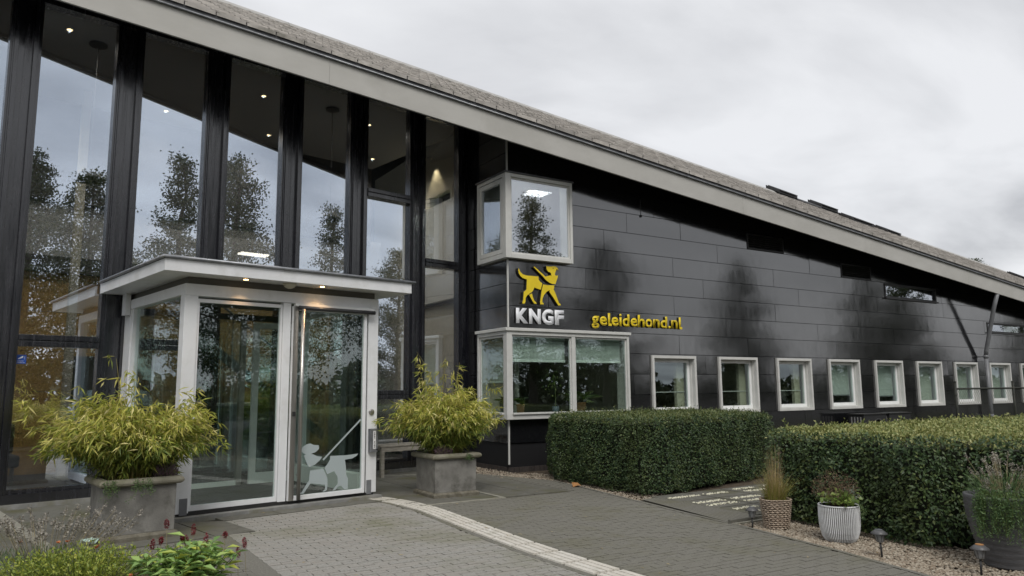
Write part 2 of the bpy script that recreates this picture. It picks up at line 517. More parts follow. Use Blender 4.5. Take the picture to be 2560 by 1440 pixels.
pm('pot_dark', (.075, .075, .08), (.12, .12, .125), scale=9, stretch=(1, 1, 9), rough=.55, bump=.4, bscale=26)
pm('lamp_shade', (.22, .225, .23), rough=.2, ior=1.5)
pm('lamp_top', (.085, .085, .088), rough=.4)
pm('fence_green', (.010, .016, .012), (.03, .028, .02), scale=25, rough=.6)
pm('ac_dark', (.022, .022, .024), rough=.4)
pm('ac_light', (.25, .25, .25), rough=.5)
pm('bark', (.06, .05, .04), (.12, .105, .085), scale=12, stretch=(1, 1, .3), rough=.95, bump=.5, bscale=20)
pm('cane', (.27, .21, .07), (.20, .22, .06), scale=20, rough=.6)
pm('stem_green', (.10, .14, .035), rough=.7)
pm('stem_dry', (.25, .21, .12), rough=.8)
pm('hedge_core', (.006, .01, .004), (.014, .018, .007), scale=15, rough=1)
pm('leaf_dead', (.32, .15, .05), (.42, .22, .09), scale=30, rough=.8)
pm('sticker_blue', (.02, .09, .42), rough=.4)
pm('print_white', (.8, .8, .8), rough=.5)
pm('print_black', (.02, .02, .02), rough=.5)
pm('frost', (.37, .425, .43), rough=.75)
pm('mint', (.33, .47, .41), (.45, .56, .50), scale=40, rough=.5)
pm('car_white', (.75, .76, .78), rough=.2, coat=1.0)
pm('tyre', (.015, .015, .015), rough=.8)
glass('pane_hall', .52, (.97, .97, .96), (.80, .885, 1.0), wav=.004)
glass('pane_porch', .11, (.90, .95, .92), (.90, .96, 1.0), wav=.003)
glass('pane_bay', .34, (.90, .93, .92), (.90, .93, 1.0), wav=.003)
glass('pane_wing', .13, (.90, .95, .92), (.85, .93, 1.0), wav=.003)
emit('lamp_warm', (1, .78, .42), 6.)
emit('lamp_cool', (1, .92, .75), 3.5)
emit('lamp_soffit', (1, .62, .25), 7.)
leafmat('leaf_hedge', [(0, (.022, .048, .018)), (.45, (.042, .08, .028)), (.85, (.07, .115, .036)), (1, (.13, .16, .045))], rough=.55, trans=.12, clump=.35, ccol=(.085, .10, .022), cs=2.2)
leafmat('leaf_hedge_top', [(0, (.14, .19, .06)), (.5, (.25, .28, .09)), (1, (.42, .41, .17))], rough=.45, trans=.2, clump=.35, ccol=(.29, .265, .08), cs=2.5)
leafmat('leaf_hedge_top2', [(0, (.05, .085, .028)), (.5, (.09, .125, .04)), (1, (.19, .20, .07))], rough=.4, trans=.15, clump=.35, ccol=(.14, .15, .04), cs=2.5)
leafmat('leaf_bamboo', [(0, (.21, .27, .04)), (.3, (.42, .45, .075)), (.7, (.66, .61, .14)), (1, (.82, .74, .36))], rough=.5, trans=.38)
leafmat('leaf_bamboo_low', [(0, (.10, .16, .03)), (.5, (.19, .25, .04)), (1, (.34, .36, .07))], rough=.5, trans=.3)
leafmat('leaf_tree', [(0, (.018, .03, .008)), (.5, (.035, .055, .014)), (1, (.075, .085, .02))], rough=.55, trans=.2)
leafmat('leaf_wood', [(0, (.02, .035, .01)), (.5, (.04, .06, .016)), (1, (.08, .085, .03))], rough=.6, trans=0)
leafmat('leaf_heather', [(0, (.10, .06, .08)), (.6, (.19, .12, .15)), (1, (.13, .15, .05))], rough=.7, trans=.1)
leafmat('leaf_fresh', [(0, (.15, .27, .08)), (.5, (.29, .46, .15)), (.85, (.40, .53, .15)), (1, (.5, .52, .08))], rough=.42, trans=.25)
leafmat('leaf_lime', [(0, (.14, .20, .03)), (.5, (.27, .34, .05)), (1, (.42, .43, .07))], rough=.5, trans=.25)
leafmat('leaf_lavender', [(0, (.07, .11, .05)), (.6, (.14, .18, .09)), (1, (.20, .23, .13))], rough=.7, trans=.1)
leafmat('bud_lavender', [(0, (.17, .155, .13)), (.6, (.29, .265, .23)), (1, (.40, .375, .32))], rough=.8, trans=.1)
leafmat('petal_orange', [(0, (.62, .19, .08)), (.6, (.75, .30, .14)), (1, (.8, .5, .2))], rough=.6, trans=.3)
leafmat('bud_red', [(0, (.14, .008, .018)), (.6, (.25, .016, .03)), (1, (.36, .05, .075))], rough=.6, trans=.15)
leafmat('blade_dry', [(0, (.22, .155, .06)), (.5, (.36, .27, .12)), (1, (.48, .38, .2))], rough=.6, trans=.2)
leafmat('blade_green', [(0, (.15, .17, .03)), (.5, (.28, .27, .06)), (1, (.40, .34, .11))], rough=.55, trans=.2)
leafmat('leaf_ivy', [(0, (.07, .12, .02)), (.5, (.13, .20, .035)), (1, (.22, .29, .06))], rough=.45, trans=.2)
leafmat('leaf_sage', [(0, (.13, .17, .13)), (1, (.25, .3, .24))], rough=.7, trans=.1)
leafmat('leaf_brown', [(0, (.09, .055, .035)), (.6, (.16, .10, .065)), (1, (.21, .15, .09))], rough=.8, trans=.1)
leafmat('leaf_trail', [(0, (.05, .10, .035)), (.6, (.09, .16, .055)), (1, (.15, .22, .08))], rough=.55, trans=.15)
leafmat('leaf_indoor', [(0, (.04, .09, .02)), (.6, (.10, .17, .03)), (1, (.22, .27, .08))], rough=.35, trans=.2)
# ================================================================== ground sheets
gr = MB().quad((-160, -160, -.12), (220, -160, -.12), (220, 220, -.12), (-160, 220, -.12)).build('ground', M['ground'], fix=False)
struct(gr)
pk = MB().quad((-30, -60, -.10), (60, -60, -.10), (60, -11, -.10), (-30, -11, -.10)).build('car_park', M['asphalt'], fix=False)
struct(pk)

# ================================================================== the building
B = thing('office_building', 'black clad building with glazed hall, sloping grey fascia and tiled roof', 'building')
XE = 24.0
WX = [3.01, 4.72, 6.41, 8.11, 9.80, 11.50, 13.21, 14.94, 16.63, 18.33, 20.03]
WZ0, WZ1, WW = .785, 1.85, 1.10
UB = (-.1, 1.235, 3.35, 4.745)
LB = (-.1, 2.41, .80, 2.235)
VENTS = [(5.73, 6.86, 4.05, 4.37), (8.80, 9.93, 3.69, 4.01)]
SLITS = [(10.44, 12.66, 3.32, 3.67), (15.05, 17.4, 2.65, 2.93)]
wholes = [(x, x+WW, WZ0, WZ1) for x in WX]
holes = wholes+[(UB[0], UB[1], UB[2], UB[3]), LB]+VENTS+SLITS
TOPX = (.1003, 1.0, 5.03+RP*(.02-FY))       # .1003 x + z <= c : soffit line on the wall
wall = MB()
for r in minus((.02, XE, -.1, 6.4), holes):
    p = clip([(r[0], r[2]), (r[1], r[2]), (r[1], r[3]), (r[0], r[3])], *TOPX)
    if area(p) > 1e-4:
        wall.pxz(p, .022, .2)
front = wall.build('front_wall', M['black_back'], B)
# panels, each a board of its own, joints left open
PH = .36138
JZ = [4.40279-PH*(k-1) for k in range(-4, 13)]       # J(-4) ... J(12)
JT = {-4: [3, 6], -3: [2, 5], -2: [1.6, 4.4], -1: [.9, 3.7, 6.5], 0: [3.2, 6.04, 8.9], 1: [2.539, 3.872, 6.717, 9.56],
      2: [2.004, 4.85, 7.696, 10.54], 3: [1.815, 3.641, 6.483, 9.33, 12.9], 4: [1.577, 4.418, 7.267, 10.1, 12.938, 15.78, 18.6],
      5: [.79, 3.635, 6.486, 9.332, 12.18, 14.9, 18.0], 6: [2.156, 5.001, 7.84, 10.685, 13.53, 16.37, 19.2],
      7: [3.733, 5.607, 8.452, 11.297, 14.14, 16.99, 19.83]}
GAP = .0045
for i in range(len(JZ)-1):
    k = i-4
    zt, zb = JZ[i], JZ[i+1]
    if zb < .05: zb = .07
    if zt-zb < .03: continue
    js = JT.get(k, [2.6+2.845*q+.9*(k % 3) for q in range(7)])
    xs = [0.0]+[j for j in js if j < XE]+[XE]
    for a, b in zip(xs[:-1], xs[1:]):
        tz, tx = random.uniform(-.0022, .0022), random.uniform(-.0022, .0022)
        def T(p, a=a, b=b, zt=zt, zb=zb, tz=tz, tx=tx):
            return (p[0], p[1]+(tz*(p[2]-zb)/(zt-zb)+tx*(p[0]-a)/(b-a) if p[1] < .005 else 0), p[2])
        for r in minus((a+GAP, b-GAP, zb+GAP, zt-GAP), holes):
            p = clip([(r[0], r[2]), (r[1], r[2]), (r[1], r[3]), (r[0], r[3])], TOPX[0], TOPX[1], TOPX[2]-.02)
            if area(p) > .002:
                MB(T).pxz(p, 0, .014).build('panel', M['black_panel'], front)
# return wall
RET = 1.27
rh = [(-.2, .81, UB[2], UB[3]), (-.2, .82, LB[2], LB[3])]
TOPY = (-RP, 1.0, 5.03+RP*(-FY))
m = MB()
for r in minus((.2, RET, -.1, 6.6), rh):
    p = clip([(r[0], r[2]), (r[1], r[2]), (r[1], r[3]), (r[0], r[3])], *TOPY)
    if area(p) > 1e-4: m.pyz(p, .022, .2)
ret = m.build('return_wall', M['black_back'], B)
for i in range(len(JZ)-1):
    zt, zb = JZ[i], JZ[i+1]
    if zb < .05: zb = .07
    if zt-zb < .03: continue
    tz, tx = random.uniform(-.002, .002), random.uniform(-.002, .002)
    def T(p, zt=zt, zb=zb, tz=tz, tx=tx):
        return (p[0]+(tz*(p[2]-zb)/(zt-zb)+tx*p[1] if p[0] < .005 else 0), p[1], p[2])
    for r in minus((.024, RET, zb+GAP, zt-GAP), rh):
        p = clip([(r[0], r[2]), (r[1], r[2]), (r[1], r[3]), (r[0], r[3])], TOPY[0], TOPY[1], TOPY[2]-.02)
        if area(p) > .002: MB(T).pyz(p, 0, .014).build('panel', M['black_panel'], ret)
for z0, z1 in ((.11, .795), (2.25, 3.34), (4.78, 5.35)):
    MB().box(-.007, .016, -.007, .016, z0, z1).build('corner_trim', M['frame_grey'], B)
# brick plinth: soldier bricks near the corner, plain beyond
pl = MB().box(1.62, XE, .01, .2, -.14, .062).build('plinth', M['brick_black'], B)
MB().box(.02, 1.62, .03, .2, -.14, .06).build('plinth_core', M['black_back'], B)
brk = MB().box(-.044, .044, 0, .05, -.14, .062).mesh('brick')
brk2 = MB().box(0, .05, -.044, .044, -.14, .062).mesh('brick')
for k in range(17):
    link('brick', brk, M['brick_black'], pl, loc=(.05+.094*k, .004+random.uniform(-.003, .003), 0))
for k in range(13):
    link('brick', brk2, M['brick_black'], pl, loc=(.004+random.uniform(-.003, .003), .14+.094*k, 0))
MB().box(-.03, 3.2, -.03, .004, -.14, -.07).build('plinth_footing', M['concrete'], B)

# ---- wing windows
def room_box(name, x0, x1, y0, y1, z0, z1, wallm, floorm, ceilm):
    MB().box(x0, x1, y0, y1, z0-.05, z0).build(name+'_floor', M[floorm], B)
    MB().box(x0, x1, y0, y1, z1, z1+.05).build(name+'_ceiling', M[ceilm], B)
    MB().box(x0, x1, y1, y1+.1, z0, z1).build(name+'_back_wall', M[wallm], B)
    MB().box(x0-.1, x0, y0, y1, z0, z1).build(name+'_side_wall', M[wallm], B)
    MB().box(x1, x1+.1, y0, y1, z0, z1).build(name+'_side_wall', M[wallm], B)
room_box('office', .22, 21.5, .22, 4.6, .02, 2.62, 'room_wall', 'room_floor', 'hall_white')
for x in (2.86, 6.2, 9.58, 12.95, 16.4):
    MB().box(x-.05, x+.05, .24, 4.6, .02, 2.62).build('partition', M['room_wall'], B)
room_box('upstairs', .22, 5.0, .22, 4.2, 2.95, 4.86, 'hall_white', 'room_floor', 'hall_white')

def window_parts(x):
    f = MB().frame(x, x+WW, WZ0, WZ1, .05, -.042, .2).frame(x+.05, x+WW-.05, WZ0+.05, WZ1-.05, .014, .04, .16)
    fo = f.build('window', M['frame_grey'], B)
    MB().frame(x+.066, x+WW-.066, WZ0+.066, WZ1-.066, .052, .085, .125, tb=.064).build('sash', M['sash_white'], fo)
    MB().box(x+.115, x+WW-.115, .100, .108, WZ0+.127, WZ1-.115).build('pane', M['pane_wing'], fo)
    MB().box(x+.05, x+WW-.05, .205, .36, WZ0-.03, WZ0).build('sill', M['hall_white'], fo)
    return fo
wins = [window_parts(x) for x in WX]
def folds(x0, x1, y, z0, z1, n, amp):
    m = MB()
    vs = []
    for i in range(n*4+1):
        t = i/(n*4)
        yy = y+amp*math.sin(t*n*2*math.pi)
        vs += [(x0+(x1-x0)*t, yy, z0), (x0+(x1-x0)*t, yy, z1)]
    return m.add(vs, [(2*i, 2*i+2, 2*i+3, 2*i+1) for i in range(n*4)])
for i in (3, 4):
    x = WX[i]
    MB().box(x+.06, x+WW-.06, .215, .222, WZ0+(.30 if i == 3 else .26), WZ1+.02).build('roller_blind', M['roller'], wins[i])
    MB().box(x+.06, x+WW-.06, .212, .226, WZ0+(.275 if i == 3 else .235), WZ0+(.30 if i == 3 else .26)).build('blind_rail', M['pipe_grey'], wins[i])
for i in (0, 1, 2):
    x = WX[i]
    MB().box(x+.06, x+WW-.06, .215, .223, WZ0+.40, WZ0+.412).build('rail', M['sash_white'], wins[i])
    MB().box(x+WW-.26, x+WW-.07, .23, .30, WZ0-.3, WZ1+.4).build('curtain', M['hall_beige'], wins[i])
for i in (5, 6, 7, 8, 9, 10):
    x = WX[i]
    folds(x+.5, x+WW-.05, .25, WZ0-.2, WZ1+.1, 5, .02).build('curtain', M['curtain'], wins[i], fix=False)
    if i < 8:
        MB().box(x+.05, x+.5, .23, .24, WZ0-.2, WZ1+.1).build('curtain', M['curtain_dark'], wins[i])
for (a, b, c, d) in SLITS:
    f = MB().frame(a, b, c, d, .045, -.012, .16, tb=.05).build('slit_window', M['black_metal'], B)
    MB().box(a-.02, b+.02, -.05, .01, c-.02, c+.012).build('sill', M['black_metal'], f)
    MB().box(a+.045, b-.045, .03, .038, c+.05, d-.045).build('pane', M['pane_bay'], f)
    MB().box(b-.36, b-.05, .1, .12, c+.05, d-.045).build('inner_frame', M['hall_grey'], f)
    MB().box(a-.1, b+.1, .7, .8, c-.3, d+.3).build('room_wall', M['hall_dark'], f)
for (a, b, c, d) in VENTS:
    f = MB().frame(a, b, c, d, .03, -.012, .06).build('louvre_vent', M['black_metal'], B)
    MB().box(a, b, .09, .12, c, d).build('vent_back', M['black_back'], f)
    n = 6
    for k in range(n):
        z = c+.035+(d-c-.06)*k/n
        s = MB().add([(a+.03, -.008, z), (b-.03, -.008, z), (b-.03, .05, z+.045), (a+.03, .05, z+.045), (a+.03, -.004, z-.006), (b-.03, -.004, z-.006), (b-.03, .054, z+.039), (a+.03, .054, z+.039)],
                     [(0, 1, 2, 3), (4, 7, 6, 5), (0, 4, 5, 1), (3, 2, 6, 7), (0, 3, 7, 4), (1, 5, 6, 2)])
        s.build('slat', M['black_metal'], f)
vb = MB().frame(13.5, 13.9, .25, .5, .03, -.03, .01).build('louvre_vent', M['black_metal'], B)
for k in range(4): MB().box(13.53, 13.87, -.025, .01, .29+.05*k, .315+.05*k).build('slat', M['black_metal'], vb)
MB().box(2.87, 2.90, -.02, -.002, 4.37, 4.41).box(2.882, 2.888, -.006, -.002, 4.41, 4.70).build('cable_sensor', M['black_metal'], B)

# ---- corner bays
def bay(z0, z1, x1, y1, cap):
    FX, FYB = -.10, -.12
    f = MB()
    post = .10
    f.box(FX, FX+post, FYB, FYB+post, z0, z1)                                   # corner post
    f.box(FX+post, x1-.045, FYB, FYB+.10, z0, z0+.075).box(FX+post, x1-.045, FYB, FYB+.10, z1-.06, z1)
    f.box(x1-.045, x1, FYB, .18, z0, z1)
    f.box(FX, FX+.10, FYB+post, y1-.05, z0, z0+.075).box(FX, FX+.10, FYB+post, y1-.05, z1-.06, z1)
    f.box(FX, .18, y1-.05, y1, z0, z1)
    f.box(FX+.1, x1-.045, FYB+.1, .2, z0+.002, z0+.03).box(FX+.1, x1-.045, FYB+.1, .2, z1-.03, z1-.002)
    f.box(FX+.1, .2, .2, y1-.05, z0+.002, z0+.03).box(FX+.1, .2, .2, y1-.05, z1-.03, z1-.002)
    o = f.build('corner_window', M['frame_grey'], B, bevel=.004)
    if cap == 'zinc':
        MB().pxy([(FX-.025, FYB-.025), (x1+.02, FYB-.025), (x1+.02, .0), (-.0, .0), (-.0, y1+.02), (FX-.025, y1+.02)], z1, z1+.022).build('flashing', M['dark_zinc'], o)
    else:
        MB().pxy([(FX-.03, FYB-.03), (x1+.03, FYB-.03), (x1+.03, .0), (-.0, .0), (-.0, y1+.03), (FX-.03, y1+.03)], z1, z1+.05).build('ledge', M['frame_grey'], o, bevel=.006)
    return o, FX, FYB, post
ub, FX, FYB, post = bay(UB[2], UB[3], UB[1], .81, 'zinc')
MB().frame(FX+post+.01, UB[1]-.05, UB[2]+.08, UB[3]-.065, .022, FYB+.03, FYB+.07).build('glazing_bead', M['frame_grey'], ub)
MB().box(FX+post+.03, UB[1]-.07, FYB+.045, FYB+.053, UB[2]+.1, UB[3]-.085).build('pane', M['pane_bay'], ub)
Ts = lambda p: (p[1], p[0], p[2])
sash = MB(Ts).frame(FYB+post+.02, .75, UB[2]+.085, UB[3]-.07, .07, FX+.008, FX+.07).build('casement', M['frame_grey'], ub, bevel=.004)
MB(Ts).box(FYB+post+.085, .685, FX+.035, FX+.043, UB[2]+.15, UB[3]-.135).build('pane', M['pane_bay'], ub)
MB().box(.3, .315, .3, 1.2, 3.85, 3.875).box(.3, .315, .3, 1.2, 3.55, 3.575).build('inner_rail', M['sash_white'], ub)
MB().box(.55, .68, 1.0, 1.13, 2.95, 4.86).build('column', M['hall_white'], ub)
sp = MB()
for k in range(34):
    x = .02+.035*k
    a = random.uniform(-.05, .05)
    sp.tube([(x, -.06, UB[3]+.02), (x+a, -.06+random.choice((-.04, .03)), UB[3]+.10)], .0012, 4)
sp.box(.0, 1.22, -.07, -.05, UB[3]+.0225, UB[3]+.028)
sp.build('bird_spikes', M['black_metal'], ub, fix=False, kind='stuff')

lb, FX, FYB, post = bay(LB[2], 2.18, LB[1], .82, 'ledge')
MB().box(1.17, 1.24, FYB+.004, FYB+.09, LB[2]+.075, 2.12).build('mullion', M['frame_grey'], lb)
for a, b in ((FX+post, 1.17), (1.24, LB[1]-.045)):
    MB().frame(a+.004, b-.004, LB[2]+.08, 2.115, .022, FYB+.03, FYB+.07).build('glazing_bead', M['frame_grey'], lb)
    MB().box(a+.024, b-.024, FYB+.045, FYB+.053, LB[2]+.1, 2.095).build('pane', M['pane_wing'], lb)
    MB().box(a, b, FYB-.03, FYB+.05, LB[2]+.078, LB[2]+.10).build('sill', M['frame_grey'], lb)
    bl = MB()
    z = 2.08
    while z > 1.74:
        bl.add([(a+.05, .02, z-.0175), (b-.05, .02, z-.0175), (b-.05, .04, z), (a+.05, .04, z)], [(0, 1, 2, 3)])
        z -= .0205
    bl.box(a+.045, b-.045, .018, .048, 1.70, 1.735).box(a+.045, b-.045, .018, .048, 2.08, 2.11)
    bl.build('venetian_blind', M['blind'], lb, fix=False, kind='stuff')
MB(Ts).frame(FYB+post+.01, .76, LB[2]+.08, 2.115, .03, FX+.02, FX+.06).build('glazing_bead', M['frame_grey'], lb)
MB(Ts).box(FYB+post+.04, .73, FX+.035, FX+.043, LB[2]+.11, 2.085).build('pane', M['pane_wing'], lb)
MB(Ts).box(FYB+post, .77, FX-.03, FX+.03, LB[2]+.078, LB[2]+.10).build('sill', M['frame_grey'], lb)
bl = MB()
z = 2.07
while z > 1.40:
    bl.add([(.06, .06, z-.0175), (.06, .74, z-.0175), (.08, .74, z), (.08, .06, z)], [(0, 1, 2, 3)]); z -= .0205
bl.box(.058, .088, .06, .74, 1.37, 1.40)
bl.build('venetian_blind', M['blind'], lb, fix=False, kind='stuff')
MB().box(.0, 2.3, .02, .5, LB[2]+.03, LB[2]+.05).build('inner_sill', M['hall_white'], lb)
MB().lathe([(.055, .02), (.055, 2.6)], (.62, .75, 0), 16).build('column', M['hall_white'], B, smooth=True)

# ---- fascia, soffit, gutter
x0, x1 = -9.5, XE
def slope_bar(y0, y1, d0, d1, name, mat, par=B):
    return MB().pxz([(x0, BZ(x0)+d0), (x1, BZ(x1)+d0), (x1, BZ(x1)+d1), (x0, BZ(x0)+d1)], y0, y1).build(name, M[mat], par)
fas = None
xs = [x0, -3.2, 4.9, 13.0, x1]
for a, b in zip(xs[:-1], xs[1:]):
    q = MB().pxz([(a+.0015, BZ(a)), (b-.0015, BZ(b)), (b-.0015, BZ(b)+.35), (a+.0015, BZ(a)+.35)], FY, FY+.03)
    q.build('fascia_board', M['fascia'], B)
slope_bar(FY+.03, FY+.10, .02, .34, 'fascia_backing', 'black_soffit')
slope_bar(FY-.03, FY+.1, .352, .366, 'drip_edge', 'zinc')
slope_bar(FY-.006, FY+.1, .368, .44, 'verge_strip', 'dark_zinc')
MB().tube([(x0, FY-.032, BZ(x0)+.36), (x1, FY-.032, BZ(x1)+.36)], .011, 8).build('drip_bead', M['zinc'], B, smooth=True)
def SZ(x, y, d=0):
    return BZ(x)+RP*(y-FY)+d
gl = lambda x: (1.30+x*SA)/CA
s = MB()
poly = [(x0, FY+.03), (.24, FY+.03), (.24, gl(.24)), (-8, gl(-8)), (x0, FY+.035)]
s.add([(x, y, SZ(x, y)) for x, y in poly]+[(x, y, SZ(x, y, .05)) for x, y in poly], [(0, 1, 2, 3, 4), (9, 8, 7, 6, 5)])
poly = [(.24, FY+.03), (XE, FY+.03), (XE, .3), (.24, .3)]
s.add([(x, y, SZ(x, y)) for x, y in poly]+[(x, y, SZ(x, y, .05)) for x, y in poly], [(0, 1, 2, 3), (7, 6, 5, 4)])
s.build('soffit', M['black_soffit'], B)

# ---- roof
RW = 5.0
def RZ(x, y, d=0):
    return BZ(x)+.44+RP*(y-FY)+d
def rpt(x, y, d=0):
    return (x, y, RZ(x, y, d))
rf = MB()
poly = [(x0, FY), (XE+8, FY), (XE+8, RW), (x0, RW)]
rf.add([rpt(x, y, -.05) for x, y in poly]+[rpt(x, y, 0) for x, y in poly], [(0, 3, 2, 1), (4, 5, 6, 7), (0, 1, 5, 4), (1, 2, 6, 5), (2, 3, 7, 6), (3, 0, 4, 7)])
rf.add([rpt(x0, RW, -.05), rpt(XE+8, RW, -.05), (XE+8, RW+9, BZ(XE)-1), (x0, RW+9, BZ(x0)-1)], [(0, 1, 2, 3)])
roof = rf.build('roof', M['dark_zinc'], B)
TW, TD = .37, .40
def tile(m, x, y, top):
    """flat interlocking tile with four cross ribs, each rib a small drop in level"""
    vs = []
    n = 4
    xa, xb = x+.006, x+TW-.006
    for k in range(n):
        ya, yb = y+TD*k/n, y+TD*(k+1)/n+(.02 if k == n-1 else 0)
        ha, hb = .056-.006*k, .040-.006*k
        if k == 0: vs += [rpt(xa, ya, .0), rpt(xb, ya, .0)]
        vs += [rpt(xa, ya, ha), rpt(xb, ya, ha), rpt(xa, yb, hb-.012), rpt(xb, yb, hb-.012)]
    fs = [(2*i, 2*i+1, 2*i+3, 2*i+2) for i in range(2*n)]
    m.add(vs, fs)
    m.add([rpt(xa, y-.004, .05), rpt(xa, y-.004, .075), rpt(xa, y+TD, .045), rpt(xa, y+TD, .0), rpt(xa+.03, y-.004, .05), rpt(xa+.03, y-.004, .075), rpt(xa+.03, y+TD, .045), rpt(xa+.03, y+TD, .0)],
          [(0, 1, 2, 3), (7, 6, 5, 4), (1, 5, 6, 2), (0, 4, 5, 1)])
ntx = int((XE+6-x0)/TW)
rest = MB()
for j in range(14):
    y = FY-.03+TD*j
    if y+TD > RW: break
    for i in range(ntx):
        x = x0+.02+TW*i-(BZ(0)-BZ(0))
        if j == 0 and -6.6 < x < XE:
            t = MB(); tile(t, x, y, 0); t.build('tile', M['roof_tile'], roof, fix=False)
        else:
            tile(rest, x, y, 0)
rest.build('tile_rows', M['roof_tile'], roof, fix=False, kind='stuff')
rc = MB()
xx = x0
while xx < XE+7:
    rc.add([rpt(xx+.004, RW-.14, .05), rpt(xx+1.796, RW-.14, .05), rpt(xx+1.796, RW, .10), rpt(xx+.004, RW, .10), rpt(xx+.004, RW+.14, -.10), rpt(xx+1.796, RW+.14, -.10)],
           [(0, 1, 2, 3), (3, 2, 5, 4)])
    xx += 1.8
rc.build('ridge_cap', M['ridge'], roof, fix=False)
def roofbox(name, xa, xb, ya, yb, d0, d1, mat, par):
    pts = [rpt(xa, ya, d0), rpt(xb, ya, d0), rpt(xb, yb, d0), rpt(xa, yb, d0), rpt(xa, ya, d1), rpt(xb, ya, d1), rpt(xb, yb, d1), rpt(xa, yb, d1)]
    return MB().add(pts, [(0, 3, 2, 1), (4, 5, 6, 7), (0, 1, 5, 4), (1, 2, 6, 5), (2, 3, 7, 6), (3, 0, 4, 7)]).build(name, M[mat], par, bevel=.01)
roofbox('ridge_flashing', 13.1, 17.6, RW-.2, RW+.1, .07, .125, 'dark_zinc', roof)
for (xa, xb, ya, d1) in ((13.1, 14.0, RW-.2, .20), (15.2, 16.1, RW-.2, .21), (15.2, 16.3, RW-1.3, .15), (17.9, 18.7, RW-.8, .14), (26.2, 26.9, RW-1.2, .14)):
    f = roofbox('roof_window', xa, xb, ya, ya+.5, .03, d1, 'black_metal', roof)
    roofbox('shutter', xa+.05, xb-.05, ya-.05, ya+.45, d1, d1+.03, 'dark_zinc', f)

# ---- glazed hall front
ht = 6.12
cw = MB(G).box(-8.2, .24, 1.27, 1.42, 5.95, ht).build('glazed_front', M['black_paint'], B)
MB(G).box(-8.2, .24, 1.24, 1.42, .055, .16).build('sill_board', M['black_paint'], cw)
MB(G).box(-8.2, .24, 1.30, 1.42, .16, .2).build('sill_rail', M['black_paint'], cw)
MB(G).box(-8.2, .24, 1.20, 1.42, -.1, .055).build('base_sill', M['concrete'], cw)
UC = [-7.63, -6.505, -5.363, -4.225, -3.11, -1.983, -.85, .18]
for c in UC:
    m = MB(G)
    for sgn in (-1, 1):
        for a, b, v in ((.075, .118, 1.25), (.118, .134, 1.268), (.134, .16, 1.285)):
            lo, hi = sorted((c+sgn*a, c+sgn*b))
            m.box(lo, hi, v, 1.42, .16, 5.95)
    m.box(c-.075, c+.075, 1.30, 1.42, .16, 5.95)
    m.box(c-.012, c-.006, 1.297, 1.30, .16, 5.95)
    m.build('mullion', M['black_paint'], cw, bevel=.003)
TR = {0: [3.64], 1: [1.87], 5: [4.40, 1.2], 6: [3.39], 2: [1.87], 3: [], 4: []}
for i in range(len(UC)-1):
    a, b = UC[i]+.16, UC[i+1]-.16
    zs = [.2]
    for z in sorted(TR.get(i, [])):
        MB(G).box(a, b, 1.262, 1.42, z-.068, z-.006).box(a, b, 1.262, 1.42, z+.006, z+.068).box(a, b, 1.29, 1.40, z-.006, z+.006).build('transom', M['black_paint'], cw, bevel=.003)
        zs += [z-.068, z+.068]
    zs.append(5.95)
    for za, zb in zip(zs[0::2], zs[1::2]):
        MB(G).box(a-.004, b+.004, 1.356, 1.364, za-.002, zb+.002).build('pane', M['pane_hall'], cw)

# ---- hall inside
MB(G).box(-10, .3, 1.42, 7.0, 0, .05).build('hall_floor', M['hall_floor'], B)
MB(G).box(-10, .3, 1.42, 4.62, 5.95, 6.0).build('hall_ceiling', M['hall_grey'], B)
MB(G).box(-10, .3, 4.62, 4.7, 4.3, 6.0).build('hall_upper_wall', M['hall_dark'], B)
hw = MB(G).box(-10, .6, 4.70, 4.8, .05, 4.4).build('hall_back_wall', M['hall_grey'], B)
for r in range(5):
    za, zb = .06+.62*r, .06+.62*(r+1)-.008
    u = -9.9+(.5 if r % 2 else 0)
    while u < -.6:
        ue = min(u+1.6, -.55)
        for q in minus((u+.003, ue-.003, za, min(zb, 4.3)), [(-5.07, -4.45, .05, 1.85)]):
            MB(G).box(q[0], q[1], 4.68, 4.70, q[2], q[3]).build('panel', M['hall_wood'], hw)
        u += 1.6
MB(G).box(-5.06, -4.46, 4.66, 4.70, .05, 1.84).build('doorway', M['hall_dark'], hw)
MB(G).box(-10, -.6, 4.55, 4.66, 3.15, 3.4).build('gallery_beam', M['hall_dark'], B)
MB(G).box(-5.33, -5.22, 3.9, 4.02, .05, 5.95).build('hall_column', M['hall_beige'], B)
MB(G).box(-10, -9.9, 1.42, 4.62, .05, 6).build('hall_end_wall', M['hall_grey'], B)
# right inner wall with an inside window
sw = MB()
for r in minus((1.4, 6.5, .05, 6.3), [(2.44, 3.5, 4.17, 5.22), (2.5, 3.6, .6, 2.1)]):
    sw.box(.3, .38, r[0], r[1], r[2], r[3])
swo = sw.build('hall_side_wall', M['hall_beige'], B)
for (a, b, c, d) in ((2.44, 3.5, 4.17, 5.22), (2.5, 3.6, .6, 2.1)):
    MB(Ts).frame(a, b, c, d, .07, .27, .40).build('inside_window', M['hall_beige'], swo)
    MB(Ts).box(a+.07, b-.07, .33, .34, c+.07, d-.07).build('pane', M['pane_wing'], swo)
    MB().box(.6, .65, a-.3, b+.3, c-.3, d+.3).build('inside_window_back', M['hall_dark'], swo)
